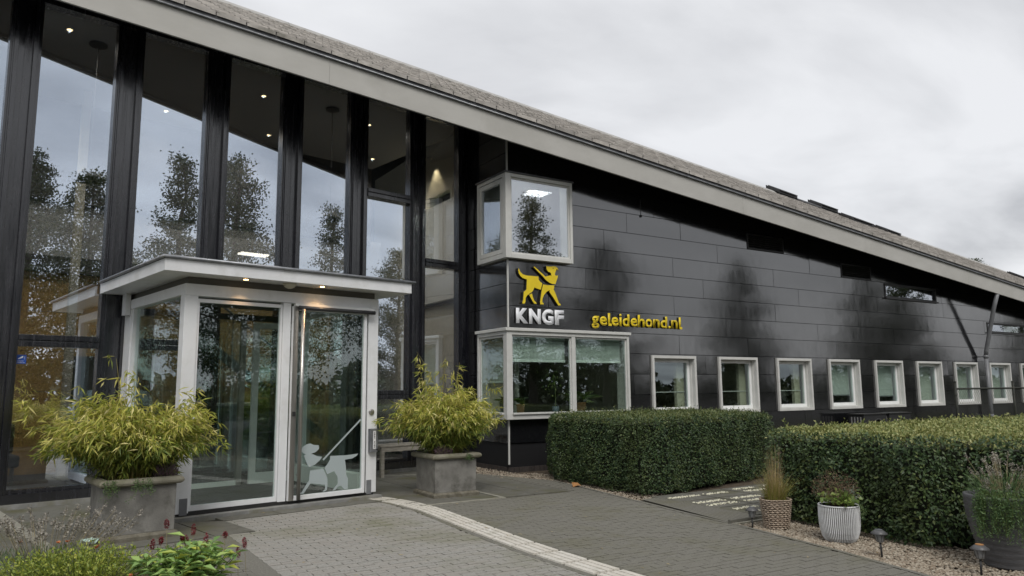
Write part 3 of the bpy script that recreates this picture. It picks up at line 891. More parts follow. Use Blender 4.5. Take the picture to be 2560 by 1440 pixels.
# stair against the back wall
st = MB(G)
st.add([(-3.9, 3.5, 2.50), (-3.9, 3.5, 2.32), (-1.3, 3.5, .40), (-1.3, 3.5, .58), (-3.9, 3.56, 2.50), (-3.9, 3.56, 2.32), (-1.3, 3.56, .40), (-1.3, 3.56, .58)],
       [(0, 1, 2, 3), (7, 6, 5, 4), (0, 3, 7, 4), (1, 5, 6, 2), (0, 4, 5, 1), (3, 2, 6, 7)])
sto = st.build('stair', M['hall_dark'], B)
for k in range(11):
    u, z = -3.8+.23*k, 2.36-.17*k
    MB(G).box(u, u+.26, 3.57, 4.5, z, z+.035).build('step', M['hall_wood'], sto)
MB(G).tube([(-3.9, 3.5, 3.2), (-1.3, 3.5, 1.28)], .02, 8).build('handrail', M['dark_steel'], sto, smooth=True)
for k in range(4):
    u = -3.7+.7*k; z = 3.2-(u+3.9)*.7385
    MB(G).tube([(u, 3.5, z-.78), (u, 3.5, z)], .01, 6).build('baluster', M['dark_steel'], sto)
# ================================================================== entrance porch
PL = G((-4.1, .2, 0))
PO = thing('entrance_porch', 'white framed glass entrance porch with flat canopy and sliding door', 'porch', (PL[0], PL[1], .05))
UL, UR, VF, VB = -5.26, -2.935, -.85, 1.25
MB(G).pxy([(UL-.02, VF-.10), (UR+.02, VF-.10), (UR+.02, VB), (UL-.02, VB)], -.05, .035).build('threshold', M['concrete'], PO)
MB(G).box(UL+.1, UR-.1, VF+.06, VB+.1, .036, .052).build('entrance_mat', M['mat_floor'], PO)
MB(G).box(UL+.03, UR-.03, VF+.012, VF+.05, .036, .078).build('shadow_gap', M['black_metal'], PO)
for a, b in ((UL, -5.125), (-3.075, UR)):
    MB(G).box(a, b, VF, VF+.13, .062, 2.262).build('post', M['porch_white'], PO, bevel=.004)
for a, b in ((-5.215, -5.14), (-3.07, -3.005)):
    MB(G).box(a, b, VF-.006, VF, .045, .21).build('kick_plate', M['pipe_grey'], PO)
MB(G).box(UL, UR, VF, VF+.13, 2.2625, 2.385).build('head_beam', M['porch_white'], PO, bevel=.004)
MB(G).box(-4.18, -4.088, VF+.002, VF+.09, .07, 2.258).build('centre_post', M['porch_white'], PO, bevel=.004)
fx = MB(G).frame(-5.121, -4.184, .078, 2.236, .022, VF+.02, VF+.07, tb=.05, tt=.036).build('fixed_light', M['porch_white'], PO)
MB(G).box(-5.10, -4.205, VF+.045, VF+.055, .126, 2.202).build('pane', M['pane_porch'], fx)
dr = MB(G).frame(-4.075, -3.112, .072, 2.225, .040, VF-.03, VF+.015, tb=.05, tt=.045)
dro = dr.build('sliding_door', M['porch_white'], PO, bevel=.003)
MB(G).box(-4.072, -4.012, VF-.034, VF-.031, .072, 2.22).build('door_stile', M['steel'], dro)
MB(G).box(-4.036, -3.151, VF-.012, VF-.004, .121, 2.181).build('pane', M['pane_porch'], dro)
MB(G).tube([(-3.985, VF-.095, .085), (-3.985, VF-.095, 2.19)], .021, 14).build('handle', M['steel'], dro, smooth=True)
for z in (.35, 1.15, 2.0):
    MB(G).tube([(-3.985, VF-.095, z), (-3.985, VF-.034, z)], .009, 8).build('handle_bracket', M['steel'], dro)
MB(G).box(-4.055, -4.025, VF-.05, VF-.034, .99, 1.04).build('lock', M['dark_steel'], dro)
MB(G).box(-4.06, -3.03, VF-.055, VF-.002, 2.225, 2.258).build('door_track', M['sash_white'], PO)
MB(G).tube([(-4.03, VF-.075, 2.205), (-3.035, VF-.075, 2.205)], .024, 12).build('door_sensor', M['dark_steel'], PO, smooth=True)
MB(G).box(-3.112, -3.077, VF+.02, VF+.05, .08, 2.258).build('door_gap', M['black_metal'], PO)
DEC = {'head': [(-3.866,0.559),(-3.908,0.582),(-3.928,0.614),(-3.906,0.647),(-3.862,0.672),(-3.816,0.680),(-3.777,0.662),(-3.711,0.653),(-3.707,0.615),(-3.744,0.582),(-3.805,0.562),(-3.774,0.555),(-3.727,0.533),(-3.666,0.522),(-3.694,0.486),(-3.747,0.444),(-3.825,0.416),(-3.855,0.466),(-3.892,0.550)],
'harness_bar': [(-3.176,0.932),(-3.164,0.917),(-3.646,0.479),(-3.659,0.493)],
'rear': [(-3.561,0.525),(-3.457,0.522),(-3.359,0.519),(-3.268,0.524),(-3.194,0.530),(-3.217,0.503),(-3.275,0.478),(-3.372,0.470),(-3.356,0.387),(-3.349,0.295),(-3.326,0.250),(-3.327,0.135),(-3.374,0.135),(-3.416,0.180),(-3.460,0.170),(-3.487,0.137),(-3.521,0.135),(-3.492,0.173),(-3.457,0.205),(-3.463,0.283),(-3.509,0.350),(-3.600,0.322),(-3.628,0.401),(-3.591,0.440),(-3.564,0.487)],
'front': [(-3.811,0.380),(-3.649,0.388),(-3.611,0.323),(-3.590,0.266),(-3.588,0.196),(-3.595,0.148),(-3.618,0.134),(-3.649,0.134),(-3.619,0.157),(-3.618,0.206),(-3.702,0.222),(-3.799,0.239),(-3.839,0.192),(-3.883,0.134),(-3.939,0.134),(-3.936,0.143),(-3.906,0.151),(-3.870,0.208),(-3.819,0.272)]}
for k, p in DEC.items():
    MB(G).pxz(p, VF-.0145, VF-.0135).build('dog_decal_'+k, M['frost'], dro)
# side walls
for (uo, ui) in ((UL, UL+.1), (UR, UR-.1)):
    a, b = sorted((uo, ui))
    MB(G).box(a, b, .98, 1.24, .06, 2.27).build('back_post', M['porch_white'], PO, bevel=.003)
    MB(G).box(a, b, VF+.132, .98, .07, .17).build('side_rail', M['porch_white'], PO)
    MB(G).box(a, b, VF+.132, 1.24, 2.272, 2.385).build('side_beam', M['porch_white'], PO, bevel=.003)
    c = (a+b)/2
    MB(G).box(c-.004, c+.004, VF+.132, .98, .17, 2.272).build('side_pane', M['pane_porch'], PO)
    MB(G).box(a+.012, b-.012, .93, .98, .17, 2.272).build('side_bead', M['porch_white'], PO)
# canopy
cz0, cz1 = 2.462, 2.58
cn = MB(G).box(-5.555, -2.63, -1.12, -1.095, cz0-.004, cz1).build('canopy_front', M['porch_white'], PO, bevel=.003)
for a, b in ((-5.555, -5.53), (-2.655, -2.63)):
    MB(G).box(a, b, -1.0945, 1.24, cz0-.004, cz1).build('canopy_side', M['porch_white'], PO, bevel=.003)
MB(G).box(-5.53, -2.655, -1.095, 1.24, cz0, cz0+.02).build('canopy_soffit', M['porch_white'], PO)
MB(G).box(-5.55, -2.635, -1.115, 1.24, cz1+.001, cz1+.02).build('canopy_roof', M['dark_zinc'], PO)
MB(G).box(UL+.04, UR-.035, VF+.04, 1.2, 2.386, cz0-.001).build('canopy_upstand', M['pipe_dark'] if 'pipe_dark' in M else M['stone_foot'], PO)
MB(G).tube([(-5.57, 1.2, 2.597), (-5.57, -1.135, 2.597)], .017, 10).build('roof_roll', M['zinc'], PO, smooth=True)
MB(G).tube([(-5.575, -1.135, 2.597), (-2.585, -1.135, 2.597)], .017, 10).build('roof_roll', M['zinc'], PO, smooth=True)
MB(G).tube([(-2.615, -1.12, 2.597), (-2.615, 1.2, 2.597)], .017, 10).build('roof_roll', M['zinc'], PO, smooth=True)
MB(G).box(UL-.06, UL-.004, 1.02, 1.16, 2.20, 2.46).build('downspout_box', M['porch_white'], PO)
for i, u in enumerate((-4.69, -3.79)):
    t = thing('recessed_spotlight', 'warm recessed spotlight in the canopy soffit '+('above the fixed glass panel' if i == 0 else 'above the sliding door'), 'spotlight', G((u, -1.0, cz0)), 'canopy spotlights')
    MB(G).lathe([(.042, -.004), (.042, .0), (.03, .001), (.03, .0)], (u, -1.0, cz0), 16).build('rim', M['pipe_grey'], t, smooth=True)
    MB(G).lathe([(.026, -.010), (.026, -.005)], (u, -1.0, cz0), 16).build('bulb', M['lamp_soffit'], t)
    l = bpy.data.lights.new('spot', 'SPOT'); l.energy = 3; l.color = (1, .6, .28); l.spot_size = rad(100); l.spot_blend = .6; l.shadow_soft_size = .01
    lo = bpy.data.objects.new('spot_light', l); COL.objects.link(lo); lo.parent = t; lo.location = (0, 0, -.02)
dm = thing('dome_detector', 'pale round detector dome under the canopy between two spotlights', 'detector', G((-4.18, -.98, cz0)))
MB(G).lathe([(.075, 0), (.072, -.018), (.05, -.045), (.02, -.058), (.004, -.06)], (-4.18, -.98, cz0), 20).build('dome', M['hall_beige'], dm, smooth=True)
# intercom box and push button on the right post
ib = thing('door_release_box', 'grey door release box with white DEUR OPEN label on porch post', 'intercom', G((-3.005, VF, .53)))
MB(G).box(-3.058, -2.953, VF-.06, VF-.001, .535, .812).build('case', M['zinc'], ib, bevel=.006)
MB(G).box(-3.022, -2.985, VF-.064, VF-.0605, .575, .785).build('label_plate', M['print_white'], ib)
MB(lambda p: G((p[0]-2.968, VF-.0605-p[2], p[1]+.565))).lathe([(.010, 0), (.010, .006), (.004, .007)], n=12).build('button', M['print_black'], ib)
kb = thing('push_button', 'round steel push button on white porch post above the release box', 'button', G((-3.018, VF, 1.01)))
MB(lambda p: G((p[0]-3.018, VF-.001-p[2], p[1]+1.01))).lathe([(.036, 0), (.036, .012), (.028, .016), (.004, .017)], n=24).build('button_face', M['steel'], kb, smooth=True)
# inner screen with its own sliding door
iv = 1.10
isn = MB(G).box(-5.15, -3.05, iv, iv+.06, 2.22, 2.30).build('inner_head', M['dark_steel'], PO)
MB(G).box(-5.15, -3.81, iv, iv+.05, .055, .115).build('inner_rail', M['sash_white'], PO)
MB(G).box(-3.845, -3.775, iv-.01, iv+.05, .055, 2.22).build('inner_post', M['steel'], PO)
MB(G).box(-5.15, -3.845, iv+.02, iv+.028, .115, 2.22).build('inner_pane', M['pane_porch'], PO)
ind = MB(G).frame(-3.70, -3.05, .06, 2.2, .085, iv-.07, iv-.03, tb=.14).build('inner_door', M['sash_white'], PO)
MB(G).box(-3.615, -3.135, iv-.054, iv-.046, .2, 2.11).build('pane', M['pane_porch'], ind)
MB(G).box(-3.1, -2.98, VF+.15, 1.05, .055, .27).build('inner_plinth', M['sash_white'], PO)

# ------------------------------------------------------------------ lettering
def text_mesh(ch, bold):
    c = bpy.data.curves.new('t', 'FONT'); c.body = ch; c.size = 1; c.offset = bold; c.extrude = 0
    c.resolution_u = 4
    o = bpy.data.objects.new('t', c); COL.objects.link(o)
    dg = bpy.context.evaluated_depsgraph_get()
    me = bpy.data.meshes.new_from_object(o.evaluated_get(dg))
    bpy.data.objects.remove(o); bpy.data.curves.remove(c)
    return me
def letter(ch, xa, xb, za, zb, y, depth, mat, parent, bold=.02, T=None, name='letter'):
    me = text_mesh(ch, bold)
    bm = bmesh.new(); bm.from_mesh(me); bpy.data.meshes.remove(me)
    bmesh.ops.remove_doubles(bm, verts=bm.verts, dist=1e-5)
    xs = [v.co.x for v in bm.verts]; ys = [v.co.y for v in bm.verts]
    ax, bx, ay, by = min(xs), max(xs), min(ys), max(ys)
    fs = list(bm.faces)
    r = bmesh.ops.extrude_face_region(bm, geom=fs)
    nv = [g for g in r['geom'] if isinstance(g, bmesh.types.BMVert)]
    for v in nv: v.co.z += 1
    off = WLOC.get(parent.name, (0, 0, 0))
    for v in bm.verts:
        p = (xa+(v.co.x-ax)/(bx-ax)*(xb-xa), y-depth*v.co.z, za+(v.co.y-ay)/(by-ay)*(zb-za))
        if T: p = T(p)
        v.co = Vector(p)-Vector(off)
    bmesh.ops.recalc_face_normals(bm, faces=bm.faces)
    me = bpy.data.meshes.new(name); bm.to_mesh(me); bm.free()
    return link(name, me, mat, parent)
lz = .575
for i, ch in enumerate('DEUR OPEN'):
    if ch != ' ':
        # reads upwards along the narrow plate
        TT = lambda p: G((-3.0035-(p[2]), p[1], p[0]))
        letter(ch, .587+.0215*i, .604+.0215*i, -.008, .008, VF-.0642, .0008, M['print_black'], ib, bold=.03, T=TT)

dog = thing('dog_emblem', 'yellow guide dog emblem with harness mounted on black wall', 'emblem', (.6, -.03, 2.63))
DOG = {'rear_body': [(0.180,3.206),(0.193,3.177),(0.219,3.138),(0.262,3.108),(0.324,3.095),(0.565,3.094),(0.568,3.048),(0.592,3.016),(0.640,2.985),(0.608,2.879),(0.552,2.889),(0.481,2.910),(0.470,2.883),(0.449,2.845),(0.417,2.820),(0.337,2.767),(0.310,2.725),(0.307,2.669),(0.293,2.635),(0.249,2.629),(0.246,2.655),(0.264,2.692),(0.274,2.819),(0.327,2.863),(0.339,3.031),(0.261,3.045),(0.209,3.082),(0.182,3.124),(0.174,3.168)],
'hind_leg': [(0.435,2.806),(0.447,2.759),(0.473,2.697),(0.513,2.665),(0.521,2.642),(0.477,2.643),(0.446,2.677),(0.411,2.731),(0.379,2.779)],
'front_body': [(0.657,2.971),(0.744,2.963),(0.884,2.967),(0.867,2.898),(0.893,2.853),(0.951,2.724),(0.969,2.683),(1.001,2.662),(1.005,2.641),(0.954,2.639),(0.927,2.673),(0.850,2.775),(0.778,2.854),(0.793,2.887),(0.728,2.855),(0.672,2.798),(0.641,2.736),(0.634,2.672),(0.661,2.655),(0.663,2.640),(0.595,2.636),(0.592,2.673),(0.602,2.742),(0.624,2.856)],
'head_and_harness': [(0.477,3.254),(0.495,3.250),(0.705,3.105),(0.809,3.132),(0.827,3.105),(0.817,3.173),(0.766,3.188),(0.732,3.223),(0.724,3.281),(0.823,3.280),(0.865,3.293),(0.916,3.289),(0.953,3.264),(0.966,3.232),(0.930,3.249),(0.919,3.211),(0.900,3.179),(0.899,3.144),(0.927,3.131),(0.958,3.146),(0.950,3.098),(0.901,2.990),(0.845,2.990),(0.781,3.006),(0.713,3.047),(0.664,3.093),(0.584,3.155),(0.473,3.241)]}
for k, p in DOG.items():
    MB().pxz(p, -.05, -.046).build(k, M['yellow'], dog)
    MB().pxz([(.55+(x-.55)*.997, 2.95+(z-2.95)*.997) for x, z in p], -.0455, -.003).build(k+'_side', M['black_metal'], dog)
MB().pxz([(.848, 3.258), (.862, 3.263), (.876, 3.252), (.866, 3.243)], -.0512, -.0501).build('eye', M['black_metal'], dog)
kn = thing('letter_sign', 'large white KNGF letters under the dog emblem', 'sign', (.6, -.03, 2.31))
for ch, a, b in (('K', .134, .369), ('N', .383, .615), ('G', .637, .867), ('F', .892, 1.080)):
    letter(ch, a, b, 2.313 if ch != 'G' else 2.308, 2.561 if ch != 'G' else 2.566, -.030, .004, M['letter_white'], kn, bold=.055)
    letter(ch, a+.003, b-.003, 2.316, 2.558, -.003, .0265, M['black_metal'], kn, bold=.055, name='letter_side')
gs = thing('letter_sign', 'yellow geleidehond.nl letters above the lower corner window', 'sign', (2.7, -.03, 2.28))
GEL = [('g', 1.666, 1.829, 2.287, 2.502), ('e', 1.843, 2.002, 2.342, 2.502), ('l', 2.017, 2.096, 2.342, 2.561), ('e', 2.104, 2.260, 2.342, 2.502), ('i', 2.281, 2.335, 2.344, 2.562), ('d', 2.355, 2.513, 2.342, 2.559), ('e', 2.541, 2.696, 2.342, 2.502), ('h', 2.71, 2.873, 2.342, 2.562), ('o', 2.889, 3.052, 2.340, 2.502), ('n', 3.074, 3.234, 2.342, 2.502), ('d', 3.254, 3.421, 2.342, 2.560), ('.', 3.445, 3.502, 2.341, 2.392), ('n', 3.521, 3.682, 2.342, 2.504), ('l', 3.705, 3.788, 2.341, 2.562)]
for ch, a, b, c, d in GEL:
    if ch in 'li': a2, b2 = (a+.008, a+.056) if ch == 'l' else (a, b)
    else: a2, b2 = a, b
    letter(ch, a2, b2, c, d, -.028, .004, M['yellow'], gs, bold=.026)
    letter(ch, a2+.002, b2-.002, c+.002, d-.002, -.003, .0245, M['black_metal'], gs, bold=.026, name='letter_side')
    if ch == 'l':       # the foot that curls to the right
        p = [(a2+.012, c), (a2+.075, c), (a2+.08, c+.022), (a2+.068, c+.042), (a2+.05, c+.043), (a2+.012, c+.043)]
        MB().pxz(p, -.0325, -.0282).build('letter_foot', M['yellow'], gs)
sk = thing('window_sticker', 'blue camera surveillance sticker on the left hall pane', 'sticker', G((-6.29, 1.35, 1.6)))
MB(G).box(-6.337, -6.243, 1.3505, 1.3545, 1.605, 1.708).build('sheet', M['sticker_blue'], sk)
MB(G).add([(-6.325, 1.349, 1.665), (-6.32, 1.349, 1.657), (-6.275, 1.349, 1.675), (-6.273, 1.349, 1.693), (-6.28, 1.349, 1.695)], [(0, 1, 2, 3, 4)]).build('camera_icon', M['print_white'], sk)
MB(G).box(-6.26, -6.257, 1.3490, 1.3496, 1.655, 1.69).build('camera_bracket', M['print_white'], sk)
for line, z in (('Camera-', 1.632), ('bewaking', 1.613)):
    for i, ch in enumerate(line):
        hh = .012 if (ch in 'Cbk') else (.003 if ch == '-' else .009)
        letter(ch, -6.330+.0095*i, -6.3225+.0095*i+(0 if ch != 'i' else -.004), z+(.004 if ch == '-' else 0), z+hh+(.004 if ch == '-' else 0), 1.3500, .0006, M['print_white'], sk, bold=.02, T=G)

# ------------------------------------------------------------------ lamps inside
spots = [(-5.971, 1.824), (-3.153, 2.271), (-2.3, 3.965), (-.095, 3.949), (-4.1, 3.95), (-6.6, 3.4), (-1.2, 2.3)]
names = ['beside the left pendant', 'near the glass in the third bay', 'deeper in the third bay', 'at the right inner wall', 'above the porch roof', 'at the far left', 'near the glass in the fifth bay']
for (u, v), nm in zip(spots, names):
    t = thing('ceiling_downlight', 'small lit downlight in the dark hall ceiling '+nm, 'downlight', G((u, v, 5.95)), 'hall ceiling downlights')
    MB(G).lathe([(.055, -.012), (.055, 0), (.05, .001), (.05, -.01)], (u, v, 5.95), 18).build('rim', M['steel'], t, smooth=True)
    MB(G).lathe([(.032, -.018), (.032, -.0125)], (u, v, 5.95), 16).build('bulb', M['lamp_warm'], t)
    l = bpy.data.lights.new('downlight', 'SPOT'); l.energy = 120; l.color = (1, .93, .82); l.spot_size = rad(155); l.spot_blend = .8; l.shadow_soft_size = .012
    lo = bpy.data.objects.new('spot_light', l); COL.objects.link(lo); lo.parent = t; lo.location = (0, 0, -.03)
for (u, v), nm in zip(((-5.58, 2.05), (-2.043, 2.071)), ('beside the left mullion', 'in the fourth bay')):
    t = thing('pendant_lamp', 'dark round ceiling rose with a hanging cable in the hall '+nm, 'pendant', G((u, v, 5.95)), 'hall pendants')
    MB(G).lathe([(.11, -.03), (.115, -.012), (.11, 0)], (u, v, 5.95), 20).build('ceiling_rose', M['hall_dark'], t, smooth=True)
    MB(G).tube([(u, v, 5.93), (u, v, 4.2)], .006, 6).build('cable', M['hall_dark'], t)
    MB(G).lathe([(.03, .16), (.05, .15), (.20, .02), (.22, 0), (.20, .005)], (u, v, 4.05), 20).build('lamp_shade', M['hall_dark'], t, smooth=True)
t = thing('wall_washer', 'lit spotlight washing the beige inner wall of the hall', 'spotlight', (.16, 3.2, 5.90))
MB().lathe([(.05, 0), (.05, .05), (.03, .05), (.03, 0)], (.16, 3.2, 5.90), 14).build('lamp_can', M['steel'], t, smooth=True)
l = bpy.data.lights.new('washer', 'SPOT'); l.energy = 45; l.color = (1, .84, .55); l.spot_size = rad(80); l.spot_blend = .5; l.shadow_soft_size = .02
lo = bpy.data.objects.new('spot_light', l); COL.objects.link(lo); lo.parent = t; lo.location = (0, 0, -.01)
t = thing('strip_lamp', 'lit fluorescent ceiling strip seen through the upper corner window', 'lamp', (1.2, .87, 4.84))
MB().box(.98, 1.42, .80, .95, 4.815, 4.858).build('lamp_housing', M['hall_white'], t)
for k in range(3): MB().box(1.0+.14*k, 1.12+.14*k, .82, .93, 4.808, 4.814).build('tube_cover', M['lamp_cool'], t)
l = bpy.data.lights.new('strip', 'AREA'); l.energy = 18; l.size = .4; l.color = (1, .95, .85)
lo = bpy.data.objects.new('area_light', l); COL.objects.link(lo); lo.parent = t; lo.location = (0, 0, -.05)
t = thing('strip_lamp', 'pair of lit fluorescent tubes deep in the hall above the porch', 'lamp', G((-2.45, 4.0, 3.7)))
for k in range(2): MB(G).box(-2.70, -2.2, 4.0+.12*k, 4.05+.12*k, 3.69, 3.72).build('tube', M['lamp_cool'], t)
# ================================================================== paving
bed = MB().quad((-9, -11, -.045), (-.2, -11, -.045), (.6, 2.2, -.045), (-9, 2.2, -.045)).build('paving_bed', M['paver_bed'], fix=False)
struct(bed)
PLn, PWd, PG = .190, .0655, .0044
def edge_x(y):                          # where the paving meets the gravel, going along y
    pts = [(-9.5, -1.75), (-7.6, -1.22), (-7.09, -1.08), (-6.25, -.86), (-5.08, -.64), (-4.3, -.54), (-3.1, -.34), (-2.2, -.18), (-1.19, -.05), (-.5, -.28), (.3, -.5), (1.3, -.5)]
    ys = [p[0] for p in pts]; xs = [p[1] for p in pts]
    return float(np.interp(y, ys, xs))
def strip_c(y):                         # centre line of the pale tactile strip
    pts = [(-9, -2.72), (-6, -2.785), (-5.5, -2.79), (-4.9, -2.785), (-4.15, -2.735), (-3.3, -2.665), (-2.55, -2.60), (-1.9, -2.64), (-1.5, -2.74), (-1.1, -2.9)]
    ys = [p[0] for p in pts]; xs = [p[1] for p in pts]
    return float(np.interp(y, ys, xs))
SW = .125
def brick_poly(x, y):
    """one paver cut to the border it meets; (kind, polygon)"""
    gp = PG if strip_c(y) > x > -4.79 else .0028
    hx, hy = PLn/2-gp/2, PWd/2-gp/2
    p = [(x-hx, y-hy), (x+hx, y-hy), (x+hx, y+hy), (x-hx, y+hy)]
    full = area(p)
    sl = (edge_x(y+.05)-edge_x(y-.05))/.1
    p = clip(p, 1, -sl, edge_x(y)-.046-sl*y)
    sc = strip_c(y); ss = (strip_c(y+.05)-strip_c(y-.05))/.1
    k = None
    if y > -1.3 and x < -2.64: k = 'paver_light' if x > -4.72 else 'paver_dark'
    elif x < sc:
        p = clip(p, 1, -ss, sc-SW-.066-ss*y)
        if x > -4.79: p = clip(p, -1, 0, 4.72); k = 'paver_light'
        else: p = clip(p, 1, 0, -4.865); k = 'paver_dark'
    else:
        p = clip(p, -1, ss, -(sc+SW+.004)+ss*y); k = 'paver_dark'
    u, v = toG(x, y)
    if x > -2.66 and x < -.53:
        p = clip(p, 0, 1, -2.345)
    elif y > -2.3 and x <= -2.66: p = clip(p, 1, 0, -2.645)
    elif y > -2.3 and x >= -.53: p = clip(p, -1, 0, .525)
    if u < -5.27: p = clip(p, -SA, CA, -1.955)
    elif v > -1.95 and u < -4.9: p = clip(p, -CA, -SA, 4.9 if v > -1.93 else 5.27)
    if u < -2.95 and u >= -5.27: p = clip(p, -SA, CA, -1.2)
    return k, p, full
cells = {'paver_light': [], 'paver_dark': []}
row = 0
y = -9.2
while y < .6:
    x = -8.9+(PLn/2 if row % 2 else 0)
    while x < .2:
        k, p, full = brick_poly(x, y)
        if area(p) > full*.08: cells[k].append((x, y, p, area(p) > full*.999))
        x += PLn
    y += PWd; row += 1
def brick_mesh(m, p, z):
    n = len(p)
    cx_, cy_ = sum(q[0] for q in p)/n, sum(q[1] for q in p)/n
    m.add([(a, b, z-.03) for a, b in p]+[(a+(cx_-a)*.03, b+(cy_-b)*.05, z) for a, b in p], [list(range(n, 2*n))]+[(i, (i+1) % n, n+(i+1) % n, n+i) for i in range(n)])
def infr(p):
    d = Vector((p[0], p[1], 0))-CAMLOC
    zc = d.dot(_f)
    if zc < .5: return False
    return abs(d.dot(_r2)/zc*1856) < 1290 and abs(d.dot(_u2)/zc*1856) < 725
for k in ('paver_light', 'paver_dark'):
    L_ = cells[k]
    L_.sort(key=lambda p: (p[0]-CAMLOC.x)**2+(p[1]-CAMLOC.y)**2)
    vis = [p for p in L_ if p[3] and infr(p)][:300]
    ids = set((p[0], p[1]) for p in vis)
    m = MB()
    for p in L_:
        if (p[0], p[1]) not in ids: brick_mesh(m, p[2], random.uniform(-.003, .001))
    area_o = m.build('light_paving' if k == 'paver_light' else 'dark_paving', M[k], fix=False)
    struct(area_o)
    gp = PG if k == 'paver_light' else .0028
    pm_ = MB(); hx, hy = PLn/2-gp/2, PWd/2-gp/2
    brick_mesh(pm_, [(-hx, -hy), (hx, -hy), (hx, hy), (-hx, hy)], 0)
    pmesh = pm_.mesh('paver', fix=False)
    pmesh.materials.append(M[k])
    for p in vis:
        o = link('paver', pmesh, M[k], area_o, loc=(p[0], p[1], random.uniform(-.003, .001)))
        o.rotation_euler = (random.uniform(-.006, .006), random.uniform(-.004, .004), random.uniform(-.006, .006))
# dark soldier border left, narrow edging beside the tactile strip
bd = MB().box(-4.865, -4.72, -9.2, -2.75, -.03, -.002).build('paving_border', M['paver_dark']); struct(bd)
eg = MB()
yy = -9.0
while yy < -1.35:
    c0, c1 = strip_c(yy), strip_c(yy+.2)
    eg.add([(c0-SW-.062, yy+.002, -.002), (c0-SW-.006, yy+.002, -.002), (c1-SW-.006, yy+.198, -.002), (c1-SW-.062, yy+.198, -.002)], [(0, 1, 2, 3)])
    yy += .2
struct(eg.build('paving_edging', M['paver_dark'], fix=False))
ts = struct(MB().quad((-3.1, -9.2, -.02), (-2.45, -9.2, -.02), (-2.45, -1.3, -.02), (-3.1, -1.3, -.02)).build('tactile_strip_bed', M['earth'], fix=False))
# ribbed tactile tiles
yy = -1.32
while yy > -7.6:
    ln = .372
    y1, y0 = yy, yy-ln
    c1, c0 = strip_c(y1), strip_c(y0)
    m = MB()
    def tp(s_, t_, z): return (c0+(c1-c0)*t_+s_, y0+(y1-y0)*t_, z)
    nr = 4
    wv = 2*SW/nr
    for r in range(nr):
        a, b = -SW+wv*r, -SW+wv*(r+1)
        e0, e1 = .05, .95
        m.add([tp(a+.006, e0, -.008), tp(b-.006, e0, -.008), tp(b-.006, e1, -.008), tp(a+.006, e1, -.008), tp(a+.009, e0+.008, .005), tp(b-.009, e0+.008, .005), tp(b-.009, e1-.008, .005), tp(a+.009, e1-.008, .005)],
              [(4, 5, 6, 7), (0, 1, 5, 4), (1, 2, 6, 5), (2, 3, 7, 6), (3, 0, 4, 7)])
    m.add([tp(-SW, .045, -.012), tp(SW, .045, -.012), tp(SW, .955, -.012), tp(-SW, .955, -.012)], [(0, 1, 2, 3)])
    m.build('tactile_tile', M['tactile'], ts, fix=False)
    yy -= ln
# slabs round the building
sl_o = struct(MB(G).box(-9.2, -2.2, -1.95, 1.2, -.08, -.018).build('slab_bed', M['paver_bed']))
def slab(poly, T=None):
    MB(T).pxy(poly, -.03, .004).build('slab', M['slab'], sl_o)
us = [-9.0, -8.1, -7.2, -6.45, -5.27]
vs_ = [-1.93, -.85, .25, 1.19]
for a, b in zip(us[:-1], us[1:]):
    for c, d in zip(vs_[:-1], vs_[1:]):
        slab([(a+.006, c+.006), (b-.006, c+.006), (b-.006, d-.006), (a+.006, d-.006)], G)
MB(G).box(-6.50, -6.40, -1.93, 1.19, .0042, .007).build('slab_strip', M['slab_edge'], sl_o)
slab([(-5.26, -1.93), (-4.9, -1.93), (-4.9, -1.2), (-5.26, -.97)], G)
for c, d in ((-1.19, -.97),):
    u = -4.9
    while u < -3.0:
        slab([(u+.005, c), (u+.6, c), (u+.6, d), (u+.005, d)], G); u += .605
sl2 = struct(MB().box(-2.64, -.52, -2.30, 1.1, -.08, -.018).build('slab_bed', M['paver_bed']))
xs_ = [-2.64, -2.06, -1.55, -1.05, -.54]
ys_ = [-2.28, -1.72, -1.1, -.5, .1, .7, 1.05]
for a, b in zip(xs_[:-1], xs_[1:]):
    for c, d in zip(ys_[:-1], ys_[1:]):
        MB().pxy([(a+.005, c+.005), (b-.005, c+.005), (b-.005, d-.005), (a+.005, d-.005)], -.03, .003).build('slab', M['slab'], sl2)
MB().box(-2.60, -1.5, -2.34, -2.285, -.03, .006).build('slab_strip', M['slab_edge'], sl2)
MB().box(-1.545, -1.49, -2.285, -.9, -.03, .006).build('slab_strip', M['slab_edge'], sl2)
MB().add([(-1.9, .72, .005), (-1.85, .64, .005), (-.8, .25, .005), (-.8, .33, .005)], [(0, 1, 2, 3)]).build('slab_strip', M['slab_edge'], sl2, fix=False)

# ------------------------------------------------------------------ gravel bed with loose stones
gb = MB().add([(edge_x(y_), y_, -.022) for y_ in np.linspace(-9.5, 1.2, 40)]+[(8, 1.2, -.022), (8, -9.5, -.022)], [list(range(42))]).build('gravel_bed', M['earth'], fix=False)
struct(gb)
ed = MB()
yv = np.linspace(-9.2, -1.3, 50)
for a, b in zip(yv[:-1], yv[1:]):
    xa, xb = edge_x(a), edge_x(b)
    ed.add([(xa-.045, a, .002), (xa, a, .002), (xb, b, .002), (xb-.045, b, .002), (xa, a, -.03), (xb, b, -.03)], [(0, 1, 2, 3), (1, 4, 5, 2)])
struct(ed.build('kerb_edging', M['paver_dark'], fix=False))
ico = bmesh.new(); bmesh.ops.create_icosphere(ico, subdivisions=1, radius=1)
iv_ = np.array([v.co[:] for v in ico.verts]); if_ = [[v.index for v in f.verts] for f in ico.faces]; ico.free()
